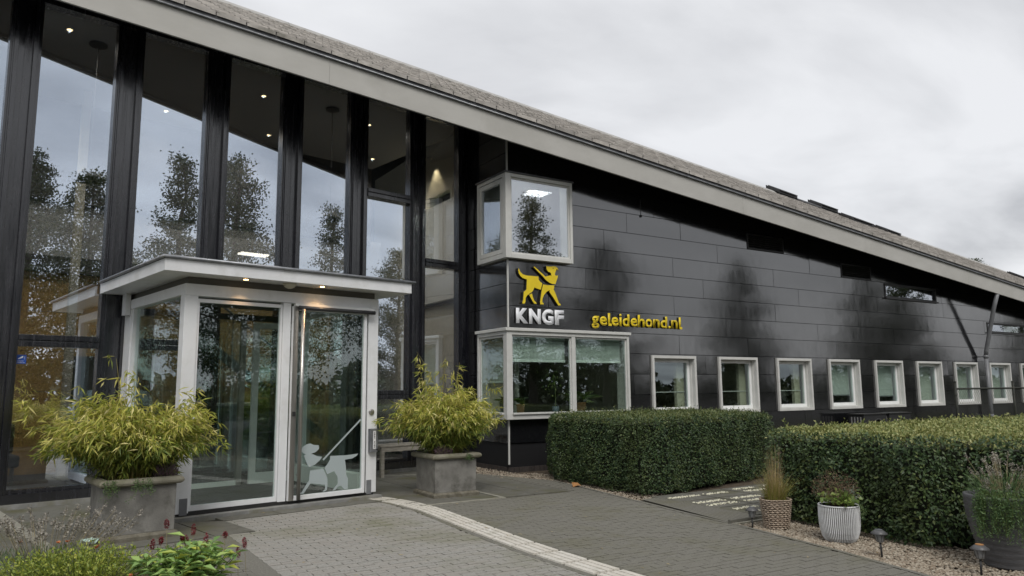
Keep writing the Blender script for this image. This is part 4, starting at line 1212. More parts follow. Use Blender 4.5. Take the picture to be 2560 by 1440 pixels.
def stones(name, pts, r0, r1, mat, flat=.6, parent=None):
    n = len(pts)
    V = np.empty((n, 12, 3))
    rr = rng.uniform(r0, r1, (n, 1, 1))*rng.uniform(.7, 1.3, (n, 1, 3))
    rr[:, :, 2] *= flat
    ang = rng.uniform(0, 6.28, n)
    jit = iv_[None]*(1+rng.normal(0, .12, (n, 12, 1)))
    loc = jit*rr
    c, s = np.cos(ang)[:, None], np.sin(ang)[:, None]
    V[:, :, 0] = loc[:, :, 0]*c-loc[:, :, 1]*s
    V[:, :, 1] = loc[:, :, 0]*s+loc[:, :, 1]*c
    V[:, :, 2] = loc[:, :, 2]
    V += np.asarray(pts)[:, None, :]
    if parent is not None: V -= np.array(WLOC.get(parent.name, (0, 0, 0)))
    F = (np.array(if_)[None]+np.arange(n)[:, None, None]*12).reshape(-1, 3)
    me = bpy.data.meshes.new(name)
    me.from_pydata(V.reshape(-1, 3).tolist(), [], F.tolist())
    me.polygons.foreach_set('use_smooth', [True]*len(me.polygons))
    return link(name, me, mat, parent)
pts = []
def tryp(x, y, z=-.012):
    pts.append((x, y, z+random.uniform(-.006, .008)))
for _ in range(15000):
    y_ = random.uniform(-8.3, -4.9)
    x_ = edge_x(y_)+random.random()**1.4*1.0
    tryp(x_, y_)
for _ in range(2600):
    y_ = random.uniform(-3.35, -.3); x_ = edge_x(y_)+random.random()**1.3*.6
    tryp(x_, y_)
for _ in range(900):
    tryp(random.uniform(-.5, .02), random.uniform(-.6, 1.2))
gv_o = stones('gravel_stones', pts, .007, .016, M['gravel'])
gv_o['kind'] = 'stuff'
tag(gv_o, 'mixed beige and brown gravel strip along the hedges', 'gravel')

# ------------------------------------------------------------------ name stones path between the hedges
np_ = struct(MB().add([(edge_x(-3.35)-.0, -3.33, -.012), (edge_x(-5.0)-.0, -4.98, -.012), (4.5, -4.85, -.012), (4.5, -2.9, -.012)], [(0, 1, 2, 3)]).build('name_path', M['paver_bed'], fix=False))
pts = []
for r in range(4):
    for c in range(3):
        x0_, y0_ = -.08+.58*r, -4.80+.52*c
        MB().pxy([(x0_, y0_), (x0_+.55, y0_), (x0_+.55, y0_+.49), (x0_, y0_+.49)], -.02, .004).build('name_tile', M['slab'], np_)
        lines = random.choice((1, 2, 2))
        for q in range(lines):
            yy = y0_+.14+.2*q if lines == 2 else y0_+.24
            xa, xb = x0_+random.uniform(.03, .1), x0_+random.uniform(.4, .53)
            # pebbles laid in rows of short strokes, too worn to read
            x_ = xa
            while x_ < xb:
                hgt = random.choice((.07, .07, .1))
                for k in range(random.randint(3, 6)):
                    pts.append((yy+0*x_, 0, 0) if False else (x_+random.uniform(-.012, .012), yy+random.uniform(-hgt/2, hgt/2), .008))
                x_ += .024
pb = stones('pebble_lettering', pts, .007, .012, M['pebble'], parent=np_)
pb['kind'] = 'stuff'
m = MB()
for k in range(9):
    yy = -4.95
    m.add([(-.62+.055*k, yy, .003), (-.575+.055*k, yy, .003), (-.245+.045*k-.02, -3.36, .003), (-.285+.045*k-.02, -3.36, .003)], [(0, 1, 2, 3)])
m.build('path_bricks', M['paver_dark'], np_, fix=False, kind='stuff')
MB().box(-.66, .75, -4.99, -4.955, -.02, .03).build('path_edge_board', M['slab'], np_)
MB().box(-.66, .8, -5.06, -5.03, -.02, .012).build('path_edge_board', M['slab_edge'], np_)

# ------------------------------------------------------------------ litter
lf = thing('fallen_leaf', 'single curled orange brown leaf on the paving by the hedge', 'leaf', (-.23, -2.02, 0))
MB().add([(-.30, -2.05, .004), (-.24, -2.09, .03), (-.16, -2.04, .012), (-.17, -1.97, .045), (-.25, -1.95, .05), (-.23, -2.02, .02)], [(0, 1, 5), (1, 2, 5), (2, 3, 5), (3, 4, 5), (4, 0, 5)]).build('leaf_blade', M['leaf_dead'], lf, fix=False)
lm = leafmesh('leaf_litter', np.c_[rng.uniform(-4.6, -.6, 46), rng.uniform(-6.5, -1.4, 46), np.full(46, .006)], np.c_[rng.normal(size=(46, 2)), np.full(46, .02)], np.tile([0, 0, 1.], (46, 1)), rng.uniform(.02, .05, 46), rng.uniform(.008, .02, 46), M['blade_dry'])
tag(lm, 'scattered dry bamboo leaves lying on the paving', 'litter')
ct = thing('crumpled_cloth', 'small mint green crumpled cloth beside the left planter foot', 'cloth', (-5.80, -2.66, 0))
m = MB()
vs = []
for i in range(7):
    for j in range(5):
        vs.append((-5.87+.024*i+random.uniform(-.008, .008), -2.72+.025*j+random.uniform(-.008, .008), .012+abs(math.sin(i*1.3+j*.9))*.045+random.uniform(0, .012)))
m.add(vs, [(i*5+j, i*5+j+5, i*5+j+6, i*5+j+1) for i in range(6) for j in range(4)])
m.build('cloth_sheet', M['mint'], ct, fix=False)
# ================================================================== hedges
def hedge(name, label, poly, h, dens, lsize, topmat):
    cx = sum(p[0] for p in poly)/len(poly); cy = sum(p[1] for p in poly)/len(poly)
    t = thing(name, label, 'hedge', (cx, cy, -.02), 'clipped hedges beside the path')
    def inset(d): return [(cx+(x-cx)*(1-d/max(.3, math.hypot(x-cx, y-cy))), cy+(y-cy)*(1-d/max(.3, math.hypot(x-cx, y-cy)))) for x, y in poly]
    ip = inset(.14)
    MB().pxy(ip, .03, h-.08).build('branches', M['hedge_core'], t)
    P, N, TP = [], [], []
    n = len(poly)
    for i in range(n):
        a, b = np.array(poly[i]), np.array(poly[(i+1) % n])
        L = np.linalg.norm(b-a); d = (b-a)/L; nrm = np.array([d[1], -d[0]])
        if nrm@(((a+b)/2)-np.array([cx, cy])) < 0: nrm = -nrm
        vis = nrm@(np.array([CAMLOC.x, CAMLOC.y])-(a+b)/2) > 0
        k = int(L*h*dens*(1 if vis else .15))
        s = rng.uniform(0, 1, k); z = rng.uniform(.02, h, k)
        lump = .02*np.sin(s*L*7+z*5)+.015*np.sin(s*L*17-z*11)
        rnd = np.clip((z-(h-.14))/.14, 0, 1)
        low = np.clip((.16-z)/.16, 0, 1)
        dep = rng.exponential(.016, k)-.012
        off = lump-dep-.075*rnd**2-.05*low
        xy = a[None]+d[None]*(s*L)[:, None]+nrm[None]*off[:, None]
        P.append(np.c_[xy, z+.015*np.sin(s*L*9)]); N.append(np.tile([nrm[0], nrm[1], .35], (k, 1))+np.array([0, 0, 1])*rnd[:, None])
    P = np.concatenate(P); N = np.concatenate(N)
    D = unit(len(P))*.9+N*.35+np.array([0, 0, -.25])
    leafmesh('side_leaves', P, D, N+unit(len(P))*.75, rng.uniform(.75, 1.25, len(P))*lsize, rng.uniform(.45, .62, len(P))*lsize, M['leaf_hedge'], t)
    xs = [p[0] for p in poly]; ys = [p[1] for p in poly]
    k = int((max(xs)-min(xs))*(max(ys)-min(ys))*dens*1.0)
    Q = np.c_[rng.uniform(min(xs), max(xs), k), rng.uniform(min(ys), max(ys), k)]
    ok = np.ones(k, bool); edge = np.full(k, 9.)
    for i in range(n):
        a, b = np.array(poly[i]), np.array(poly[(i+1) % n])
        L = np.linalg.norm(b-a); d = (b-a)/L; nrm = np.array([d[1], -d[0]])
        if nrm@(((a+b)/2)-np.array([cx, cy])) < 0: nrm = -nrm
        dd = -(Q-a)@nrm
        ok &= dd > 0; edge = np.minimum(edge, dd)
    Q = Q[ok]; edge = edge[ok]
    z = h-.07*np.clip(1-edge/.16, 0, 1)**2+.012*np.sin(Q[:, 0]*9+Q[:, 1]*5)+rng.exponential(.012, len(Q))-.02
    P = np.c_[Q, z]
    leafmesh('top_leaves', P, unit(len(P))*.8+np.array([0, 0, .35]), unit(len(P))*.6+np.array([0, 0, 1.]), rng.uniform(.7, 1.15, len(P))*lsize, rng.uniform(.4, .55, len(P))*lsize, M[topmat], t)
    # stray shoots that escaped the shears
    sh = MB(); SP, SD = [], []
    pick = P[rng.integers(0, len(P), 150)]
    for q in pick:
        e_ = q+np.array([rng.normal(0, .03), rng.normal(0, .03), rng.uniform(.03, .09)])
        sh.tube([tuple(q-np.array([0, 0, .05])), tuple(e_)], .0015, 3)
        for _ in range(6): SP.append(q+(e_-q)*rng.uniform(.1, 1)); SD.append(rng.normal(size=3)+np.array([0, 0, .6]))
    sh.build('shoot_stems', M['stem_green'], t, fix=False, kind='stuff')
    leafmesh('shoot_leaves', np.array(SP), np.array(SD), unit(len(SP)), lsize*.9, lsize*.45, M[topmat], t)
    return t
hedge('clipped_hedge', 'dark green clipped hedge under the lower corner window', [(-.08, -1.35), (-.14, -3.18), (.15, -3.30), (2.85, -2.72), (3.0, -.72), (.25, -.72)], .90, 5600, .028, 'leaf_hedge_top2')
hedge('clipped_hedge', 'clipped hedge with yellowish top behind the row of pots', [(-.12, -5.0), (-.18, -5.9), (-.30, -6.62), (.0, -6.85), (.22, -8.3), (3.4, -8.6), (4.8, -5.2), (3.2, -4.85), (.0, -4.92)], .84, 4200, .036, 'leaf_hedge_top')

# ================================================================== bamboo in stone planters
def planter(label, cx, cy, rot=0, sc=1):
    t = thing('stone_planter', label, 'planter', (cx, cy, 0), 'square stone planters by the porch')
    t.rotation_euler = (0, 0, rot); t.scale = (sc, sc, sc)
    def sq(r, z): return [(cx-r, cy-r, z), (cx+r, cy-r, z), (cx+r, cy+r, z), (cx-r, cy+r, z)]
    m = MB()
    rs = [(.268, .055), (.272, .43), (.262, .44)]
    vs = []
    for r, z in rs: vs += sq(r, z)
    m.add(vs, [(4*i+k, 4*i+(k+1) % 4, 4*i+4+(k+1) % 4, 4*i+4+k) for i in range(2) for k in range(4)]+[(3, 2, 1, 0)])
    m.build('body', M['stone'], t, bevel=.006)
    m = MB(); vs = []
    for r, z in ((.295, 0), (.298, .035), (.288, .052), (.268, .058)): vs += sq(r, z)
    m.add(vs, [(4*i+k, 4*i+(k+1) % 4, 4*i+4+(k+1) % 4, 4*i+4+k) for i in range(3) for k in range(4)])
    m.build('foot', M['stone_foot'], t, bevel=.004)
    m = MB(); vs = []
    prf = [(.262, .436), (.30, .438), (.318, .452), (.322, .468), (.316, .486), (.296, .497), (.262, .498), (.235, .488), (.232, .45)]
    for r, z in prf: vs += sq(r, z)
    m.add(vs, [(4*i+k, 4*i+(k+1) % 4, 4*i+4+(k+1) % 4, 4*i+4+k) for i in range(len(prf)-1) for k in range(4)])
    m.build('rim', M['stone_rim'], t, bevel=.008, smooth=False)
    MB().quad(*sq(.24, .455)).build('soil', M['earth'], t, fix=False)
    return t
def bamboo(label, cx, cy, spread, height, nculm, seed, shoots):
    global rng
    save = rng
    rng = np.random.default_rng(seed)
    t = thing('bamboo_plant', label, 'bamboo', (cx, cy, .46), 'bamboo in the stone planters')
    stems = MB()
    LP, LD = [], []
    for i in range(nculm):
        a = rng.uniform(0, 2*math.pi)
        r0 = rng.uniform(0, .2)
        b = np.array([cx+r0*math.cos(a), cy+r0*math.sin(a), .46])
        lean = spread*rng.uniform(.15, 1.0)**.7
        hh = height*(rng.uniform(.45, 1.0))*(1-.42*(lean/spread)**2)
        if i < len(shoots):
            dx_, dy_, hz = shoots[i]
            end = np.array([cx+dx_, cy+dy_, .46+hz]); lean = math.hypot(dx_, dy_)
        else:
            end = np.array([cx+math.cos(a)*lean, cy+math.sin(a)*lean*.85, .46+hh*.85])
        mid = b*.45+end*.55+np.array([0, 0, .18+.25*lean*.6])
        pts_ = []
        for s in np.linspace(0, 1, 8):
            p = b*(1-s)**2+2*mid*s*(1-s)+end*s**2
            pts_.append(tuple(p))
        stems.tube(pts_, .005, 5, .0014)
        for k in range(15):
            s = rng.uniform(.16, 1.0)
            p = b*(1-s)**2+2*mid*s*(1-s)+end*s**2
            tw = rng.normal(size=3)*np.array([1, 1, .5]); tw /= np.linalg.norm(tw)
            q = p+tw*rng.uniform(.02, .12)
            m_ = rng.integers(3, 7)
            out = np.array([q[0]-cx, q[1]-cy, 0]); out /= (np.linalg.norm(out)+1e-6)
            for _ in range(m_):
                d = out*.55+rng.normal(size=3)*.55+np.array([0, 0, -.45])
                LP.append(q+rng.normal(size=3)*.012); LD.append(d)
    stems.build('canes', M['cane'], t, fix=False, kind='stuff')
    P, D = np.array(LP), np.array(LD)
    n = len(P)
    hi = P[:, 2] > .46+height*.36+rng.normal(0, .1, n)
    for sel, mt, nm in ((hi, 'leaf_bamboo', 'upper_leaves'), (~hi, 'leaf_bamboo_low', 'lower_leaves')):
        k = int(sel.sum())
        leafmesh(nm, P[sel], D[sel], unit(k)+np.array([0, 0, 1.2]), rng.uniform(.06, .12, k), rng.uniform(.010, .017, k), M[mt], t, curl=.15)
    rng = save
    return t
planter('square grey stone planter with rounded rim left of the porch', -5.455, -2.37, .13, 1.06)
planter('square grey stone planter with rounded rim right of the porch', -1.933, -1.636, -.016, 1.02)
bamboo('yellow green bamboo bush spilling over the left planter', -5.45, -2.36, .76, 1.0, 210, 3, [(-.92, -.1, .72), (-.8, .1, .5), (-.6, 0, .82), (.56, -.02, .74), (.52, -.1, .82), (-.2, .1, 1.12), (-.05, .1, 1.05), (-.85, -.05, .62)])
bamboo('yellow green bamboo bush growing from the right planter', -1.925, -1.60, .72, 1.1, 200, 8, [(.78, 0, .82), (-.35, .1, 1.28), (-.85, .1, .45), (-.88, .0, .32), (.05, .1, 1.22), (.2, 0, 1.15), (-.34, .1, 1.15)])
def heather(label, x, y, z, r, n=900):
    t = thing('heather_plant', label, 'heather', (x, y, z), 'heather in the stone planters')
    a = rng.uniform(0, 6.28, n); rr = r*np.sqrt(rng.uniform(0, 1, n)); h = rng.uniform(.02, .14, n)*(1-.4*(rr/r)**2)
    P = np.c_[x+rr*np.cos(a)*(1+h*2), y+rr*np.sin(a)*(1+h*2), z+h]
    leafmesh('spikes', P, np.c_[np.cos(a)*.5, np.sin(a)*.5, np.ones(n)]+unit(n)*.4, unit(n), rng.uniform(.02, .035, n), rng.uniform(.006, .010, n), M['leaf_heather'], t)
heather('purple heather tucked in the corner of the left planter', -5.22, -2.53, .49, .09)
heather('purple heather at the front of the right planter', -2.05, -1.80, .46, .10)
def trailer(name, label, x, y, z, n, length, mat, grp=None, w=.12, leaf=.014):
    t = thing(name, label, 'trailing plant', (x, y, z), grp)
    P, D = [], []
    st = MB()
    for i in range(n):
        a = rng.uniform(-w, w); ln = length*rng.uniform(.35, 1)
        px_, py_ = x+a, y+rng.uniform(-.01, .01)
        path = [(px_, py_+.05, z+.01), (px_, py_-.012, z+.004)]
        for k in range(1, 7):
            path.append((px_+rng.normal(0, .006)*k, py_-.02-rng.uniform(0, .012), z-ln*k/6))
        st.tube(path, .0012, 3)
        for p in path[1:]:
            for _ in range(7):
                P.append(np.array(p)+rng.normal(0, .010, 3)); D.append(rng.normal(size=3)+np.array([0, -.4, -.3]))
    st.build('stems', M['stem_green'], t, fix=False, kind='stuff')
    k = len(P)
    leafmesh('leaves', np.array(P), np.array(D), unit(k), rng.uniform(.7, 1.3, k)*leaf, rng.uniform(.4, .7, k)*leaf, M[mat], t)
    return t
trailer('ivy_trail', 'thin trailing stems hanging over the front of the left planter', -5.42, -2.735, .515, 7, .17, 'leaf_trail', w=.07)
trailer('ivy_trail', 'short creeping stems over the corner of the left planter', -5.68, -2.735, .515, 6, .16, 'leaf_trail', w=.05)
trailer('ivy_trail', 'thin trailing stems hanging over the front of the right planter', -1.79, -1.955, .49, 4, .08, 'leaf_trail', w=.05)

# ================================================================== pots along the hedge
def blades(n, c, z, r0, hmin, hmax, out, w, mat, name, par, nseg=5):
    m = MB()
    for i in range(n):
        a = rng.uniform(0, 6.28); rr = r0*math.sqrt(rng.uniform(0, 1)); h = rng.uniform(hmin, hmax); o = rng.uniform(.05, 1)*out
        b = np.array([c[0]+rr*math.cos(a), c[1]+rr*math.sin(a), z]); a2 = a+rng.normal(0, .5)
        side = np.array([-math.sin(a2), math.cos(a2), 0])*w*.5*rng.uniform(.6, 1.2)
        vs = []
        dr = rng.uniform(0, .35)*o
        for k in range(nseg+1):
            s = k/nseg
            p = b+np.array([math.cos(a2), math.sin(a2), 0])*o*s**1.6+np.array([0, 0, 1])*(h*s-dr*s**3)
            ww = side*(1-s*.9)
            vs += [tuple(p-ww), tuple(p+ww)]
        m.add(vs, [(2*k, 2*k+1, 2*k+3, 2*k+2) for k in range(nseg)])
    return m.build(name, M[mat], par, fix=False, kind='stuff')
wx_, wy_ = -.47, -5.36
wb = thing('wicker_basket', 'woven wicker basket pot beside the name stone path', 'basket', (wx_, wy_, -.01))
hgt = .255
MB().lathe([(.095, .0), (.125, hgt), (.112, hgt), (.09, .03)], (wx_, wy_, -.01), 24).build('inner_pot', M['wicker_dark'], wb)
MB().quad(*[(wx_+.115*math.cos(t_), wy_+.115*math.sin(t_), hgt-.03) for t_ in np.linspace(0, 6.28, 16)[:-1]]).build('soil', M['earth'], wb, fix=False)
nst = 18
for k in range(15):
    m = MB()
    z = .006+(hgt-.01)*k/14
    R = .102+.030*k/14
    pth = []
    for q in range(nst*4+1):
        t_ = 2*math.pi*q/(nst*4)
        w_ = math.sin(t_*nst/1.0+(math.pi if k % 2 else 0))*.0085
        pth.append((wx_+(R+w_)*math.cos(t_), wy_+(R+w_)*math.sin(t_), z+.002*math.sin(3*t_+k)))
    m.tube(pth, .0062, 5)
    m.build('woven_strand', M['wicker'], wb, smooth=True, fix=False)
for k in range(nst):
    t_ = 2*math.pi*k/nst+.07
    MB().tube([(wx_+.1*math.cos(t_), wy_+.1*math.sin(t_), 0), (wx_+.128*math.cos(t_), wy_+.128*math.sin(t_), hgt)], .005, 5).build('stake', M['wicker'], wb)
og = thing('ornamental_grass', 'tall dry ornamental grass growing in the wicker basket', 'grass plant', (wx_, wy_, .22))
blades(420, (wx_, wy_), .22, .09, .10, .30, .26, .004, 'blade_green', 'green_blades', og)
blades(240, (wx_, wy_), .22, .07, .15, .34, .17, .0035, 'blade_dry', 'dry_blades', og)
blades(110, (wx_, wy_), .22, .05, .34, .56, .09, .0032, 'blade_dry', 'tall_stalks', og)
blades(14, (wx_, wy_), .22, .06, .25, .42, .48, .0016, 'blade_dry', 'loose_stalks', og, 7)

px_, py_ = -.51, -6.03
wp = thing('ribbed_pot', 'white pot with dark vertical grooves standing on gravel', 'pot', (px_, py_, -.012))
NR = 62
m = MB()
prf = [(.095, 0), (.118, .012), (.138, .04), (.152, .085), (.160, .14), (.163, .20), (.162, .27), (.160, .295), (.150, .297), (.148, .27)]
m.lathe(prf[:8], (px_, py_, -.012), NR*2, 1, -.055)
m.build('pot_body', M['pot_white'], wp)
g_ = MB()
g_.lathe([(r*.968, z) for r, z in prf[:8]], (px_, py_, -.012), NR*2)
g_.build('groove_lining', M['pot_groove'], wp)
MB().lathe([(.160, .290), (.163, .297), (.158, .303), (.147, .300), (.146, .25)], (px_, py_, -.012), 64).build('rim', M['pot_white'], wp, smooth=True)
MB().quad(*[(px_+.15*math.cos(t_), py_+.15*math.sin(t_), .26) for t_ in np.linspace(0, 6.28, 20)[:-1]]).build('soil', M['earth'], wp, fix=False)
n = 170
a = rng.uniform(0, 6.28, n); rr = .15*np.sqrt(rng.uniform(0, 1, n))
mp_ = thing('pot_plant', 'round leaved green plant with brown seed heads in ribbed white pot', 'plant', (px_, py_, .26))
P = np.c_[px_+rr*np.cos(a)-.02, py_+rr*np.sin(a)-.02, .29+rng.uniform(0, .10, n)]
leafmesh('leaves', P, unit(n)*.8+np.array([-.2, -.5, .1]), unit(n)*.5+np.array([-.3, -.5, 1]), rng.uniform(.03, .05, n), rng.uniform(.03, .042, n), M['leaf_ivy'], mp_)
n = 1500
a = rng.uniform(0, 6.28, n); rr = .19*np.sqrt(rng.uniform(0, 1, n))
P = np.c_[px_+rr*np.cos(a)-.03, py_+rr*np.sin(a), .36+rng.uniform(0, .22, n)*(1-.5*(rr/.19)**2)]
leafmesh('seed_heads', P, unit(n)+np.array([0, 0, .5]), unit(n), rng.uniform(.006, .014, n), rng.uniform(.004, .008, n), M['leaf_brown'], mp_)
sm = MB()
for i in range(60):
    j = rng.integers(0, n); sm.tube([(px_+rng.uniform(-.08, .05), py_+rng.uniform(-.06, .06), .28), tuple(P[j])], .0012, 3)
sm.build('stems', M['leaf_brown'], mp_, fix=False, kind='stuff')
sg = thing('sage_plant', 'grey green narrow leaved plant at the edge of ribbed white pot', 'plant', (px_+.11, py_-.02, .27))
n = 80
P = np.c_[px_+.11+rng.normal(0, .03, n), py_-.03+rng.normal(0, .03, n), .29+rng.uniform(0, .12, n)]
leafmesh('leaves', P, unit(n)*.7+np.array([.4, -.2, .3]), unit(n)+np.array([0, 0, 1]), rng.uniform(.035, .065, n), rng.uniform(.008, .012, n), M['leaf_sage'], sg)
trailer('ivy_trail', 'thin trailing stem hanging over ribbed white pot', px_+.05, py_-.165, .29, 3, .09, 'leaf_trail', w=.02, leaf=.009)

dx_, dy_ = -.33, -7.24
dp = thing('tall_dark_pot', 'large dark grey ridged pot with trailing plant at the hedge end', 'pot', (dx_, dy_, -.012))
DH = .50
prf = [(.135, 0), (.155, .01)]
for k in range(1, 44):
    s = k/43
    r = .155+.10*math.sin(min(1, s*1.02)*math.pi/2)
    prf.append((r+(.0032 if k % 2 else 0)+.0015*math.sin(k*1.7), .01+(DH-.01)*s))
prf += [(.238, DH+.004), (.225, DH-.06)]
MB().lathe(prf, (dx_, dy_, -.012), 48).build('pot_body', M['pot_dark'], dp, smooth=True)
MB().quad(*[(dx_+.227*math.cos(t_), dy_+.227*math.sin(t_), DH-.05) for t_ in np.linspace(0, 6.28, 20)[:-1]]).build('soil', M['earth'], dp, fix=False)
for (a0, a1, lab, nn_, ln) in ((2.9, 3.9, 'feathery green plant trailing over the left of the dark pot', 46, .30), (3.9, 4.9, 'feathery green plant trailing down the front of the dark pot', 44, .27)):
    am = (a0+a1)/2
    t = thing('trailing_plant', lab, 'trailing plant', (dx_+.27*math.cos(am), dy_+.27*math.sin(am), DH))
    st = MB(); P, D = [], []
    for i in range(nn_):
        q = rng.uniform(a0, a1); ln_ = ln*rng.uniform(.3, 1)**.8
        c_, s_ = math.cos(q), math.sin(q)
        path = [(dx_+.17*c_, dy_+.17*s_, DH-.01), (dx_+.235*c_, dy_+.235*s_, DH+.03), (dx_+.272*c_, dy_+.272*s_, DH-.01)]
        x2, y2 = path[-1][0], path[-1][1]
        for k in range(1, 8):
            x2 += rng.normal(0, .006); y2 += rng.normal(0, .006)
            rr_ = math.hypot(x2-dx_, y2-dy_); f_ = max(1, .268/rr_)
            path.append((dx_+(x2-dx_)*f_, dy_+(y2-dy_)*f_, DH-.01-ln_*k/7))
        st.tube(path, .0016, 3)
        for p in path:
            for _ in range(8):
                P.append(np.array(p)+rng.normal(0, .013, 3)); D.append(rng.normal(size=3)+np.array([c_, s_, -.2])*.6)
    st.build('stems', M['stem_green'], t, fix=False, kind='stuff')
    k = len(P)
    leafmesh('leaves', np.array(P), np.array(D), unit(k), rng.uniform(.014, .03, k), rng.uniform(.004, .007, k), M['leaf_trail'], t)
lv = thing('lavender_plant', 'faded lavender growing out of the tall dark pot', 'lavender', (dx_, dy_, .5))
n = 1100
a = rng.uniform(0, 6.28, n); rr = .22*np.sqrt(rng.uniform(0, 1, n))
P = np.c_[dx_+rr*np.cos(a), dy_+rr*np.sin(a), .47+rng.uniform(0, .14, n)]
leafmesh('leaves', P, np.c_[np.cos(a)*.5, np.sin(a)*.5, np.ones(n)*.8]+unit(n)*.4, unit(n), rng.uniform(.03, .05, n), rng.uniform(.003, .006, n), M['leaf_trail'], lv)
def lavender(par, cx, cy, z0, z1, n, spread, lean=(0, 0), bud=.010, nb=26):
    st = MB(); BP = []
    for i in range(n):
        a_ = rng.uniform(0, 6.28); r_ = spread*math.sqrt(rng.uniform(0, 1))
        b = np.array([cx+r_*.6*math.cos(a_), cy+r_*.6*math.sin(a_), z0])
        e_ = np.array([cx+r_*1.35*math.cos(a_)+lean[0], cy+r_*1.35*math.sin(a_)+lean[1], z1*rng.uniform(.72, 1.05)])
        st.tube([tuple(b), tuple(b*.5+e_*.5+np.array([0, 0, .015])), tuple(e_)], .0013, 4)
        d = (e_-b)/np.linalg.norm(e_-b)
        for k in range(nb):
            s = rng.integers(0, 4)*.013+rng.normal(0, .003)
            BP.append(e_-d*s+rng.normal(0, 1, 3)*bud*.55)
    st.build('flower_stems', M['stem_dry'], par, fix=False, kind='stuff')
    k = len(BP)
    leafmesh('faded_flowers', np.array(BP), unit(k)+np.array([0, 0, .4]), unit(k), rng.uniform(.7, 1.3, k)*bud, rng.uniform(.5, .9, k)*bud, M['bud_lavender'], par)
lavender(lv, dx_, dy_, .48, .74, 60, .19, bud=.011)

# ------------------------------------------------------------------ solar stake lights
def solar(label, x, y, h=.185, tilt=0., rust=False):
    t = thing('solar_light', label, 'garden light', (x, y, -.01), 'solar stake lights along the gravel')
    c = (x, y, 0)
    T = lambda p: (p[0]+tilt*(p[2]), p[1], p[2])
    MB(T).tube([(x, y, -.03), (x, y, h-.085)], .0075, 8).build('stake', M['black_metal'], t, smooth=True)
    MB(T).lathe([(.012, h-.088), (.022, h-.085), (.026, h-.06), (.036, h-.025), (.034, h-.022)], c, 18).build('lamp_glass', M['lamp_shade'], t, smooth=True)
    for k in range(6):
        q = 2*math.pi*k/6
        MB(T).tube([(x+.024*math.cos(q), y+.024*math.sin(q), h-.082), (x+.0375*math.cos(q), y+.0375*math.sin(q), h-.022)], .0022, 5).build('rib', M['lamp_top'], t)
    MB(T).lathe([(.058, h-.026), (.060, h-.020), (.040, h-.004), (.030, h+.004), (.004, h+.005)], c, 24).build('hood', M['lamp_top'], t, smooth=True)
    MB(T).lathe([(.026, h+.0045), (.026, h+.009), (.003, h+.0095)], c, 16).build('solar_cell', M['leaf_dead'] if rust else M['zinc'], t)
solar('solar stake light in front of the wicker basket', -.655, -5.24, .175, .02)
solar('tilted solar stake light right of the ribbed white pot', -.80, -6.57, .19, -.10)
solar('solar stake light with an orange leaf on top before the dark pot', -.775, -7.26, .19, .03, True)

# ================================================================== foreground flower bed
fb = MB().pxy([(-7.6, -7.5), (-5.62, -6.3), (-5.10, -5.35), (-5.0, -4.9), (-5.35, -4.25), (-5.9, -3.6), (-7.6, -3.05)], -.04, .02).build('flower_bed', M['earth'])
struct(fb)
lv = thing('lavender_plant', 'faded grey lavender flower stems in the foreground flower bed', 'lavender', (-6.12, -3.95, .02))
n = 2600
a = rng.uniform(0, 6.28, n); rr = np.sqrt(rng.uniform(0, 1, n))
P = np.c_[-6.15+.50*rr*np.cos(a), -4.0+.34*rr*np.sin(a), .05+rng.uniform(0, .20, n)*(1-.5*rr**2)]
leafmesh('leaves', P, unit(n)*.5+np.array([0, 0, 1.]), unit(n), rng.uniform(.035, .06, n), rng.uniform(.004, .008, n), M['leaf_lavender'], lv)
lavender(lv, -6.08, -3.95, .1, .45, 70, .36, (.06, 0), .0155, 30)
pt = thing('shrubby_plant', 'low lime green shrub with small orange flowers in foreground', 'shrub', (-5.85, -4.5, .02))
P, D = [], []
st = MB()
for i in range(230):
    a_ = rng.uniform(0, 6.28); r_ = math.sqrt(rng.uniform(0, 1))
    b = np.array([-5.95+.20*r_*math.cos(a_), -4.5+.18*r_*math.sin(a_), .03])
    e_ = np.array([-5.97+.52*r_*math.cos(a_), -4.5+.42*r_*math.sin(a_), .07+.25*(1-.45*r_**2)*rng.uniform(.75, 1.1)])
    st.tube([tuple(b), tuple(e_)], .0016, 3)
    for k in range(24):
        s = rng.uniform(.45, 1)
        P.append(b+(e_-b)*s+rng.normal(0, .012, 3)); D.append((e_-b)/np.linalg.norm(e_-b)*.5+rng.normal(size=3)*.7+np.array([0, 0, .3]))
st.build('twigs', M['stem_green'], pt, fix=False, kind='stuff')
k = len(P)
leafmesh('leaves', np.array(P), np.array(D), unit(k)*.7+np.array([0, 0, 1.]), rng.uniform(.016, .032, k), rng.uniform(.008, .013, k), M['leaf_lime'], pt)
def flower(x, y, z, r):
    a_ = np.arange(9)*2*math.pi/5+rng.uniform(0, 1)
    Pp = np.tile([x, y, z], (9, 1))+rng.normal(0, r*.1, (9, 3))
    leafmesh('flower', Pp, np.c_[np.cos(a_), np.sin(a_), rng.uniform(.3, 1.2, 9)], np.tile([0, 0, 1.], (9, 1))+unit(9)*.4, np.full(9, r), np.full(9, r*.95), M['petal_orange'], pt, kind=None)
for (x, y, z, r) in ((-6.27, -3.75, .26, .022), (-6.05, -4.0, .27, .02), (-5.83, -4.12, .235, .027), (-5.69, -4.28, .20, .022), (-5.69, -4.85, .175, .02), (-5.82, -4.95, .185, .022), (-6.0, -4.05, .28, .018), (-6.08, -4.9, .2, .016)):
    flower(x, y, z, r)
pr = thing('persicaria_plant', 'leafy green plant with upright dark red flower spikes in foreground', 'flower', (-5.38, -4.75, .02))
P, D, L_ = [], [], []
st = MB()
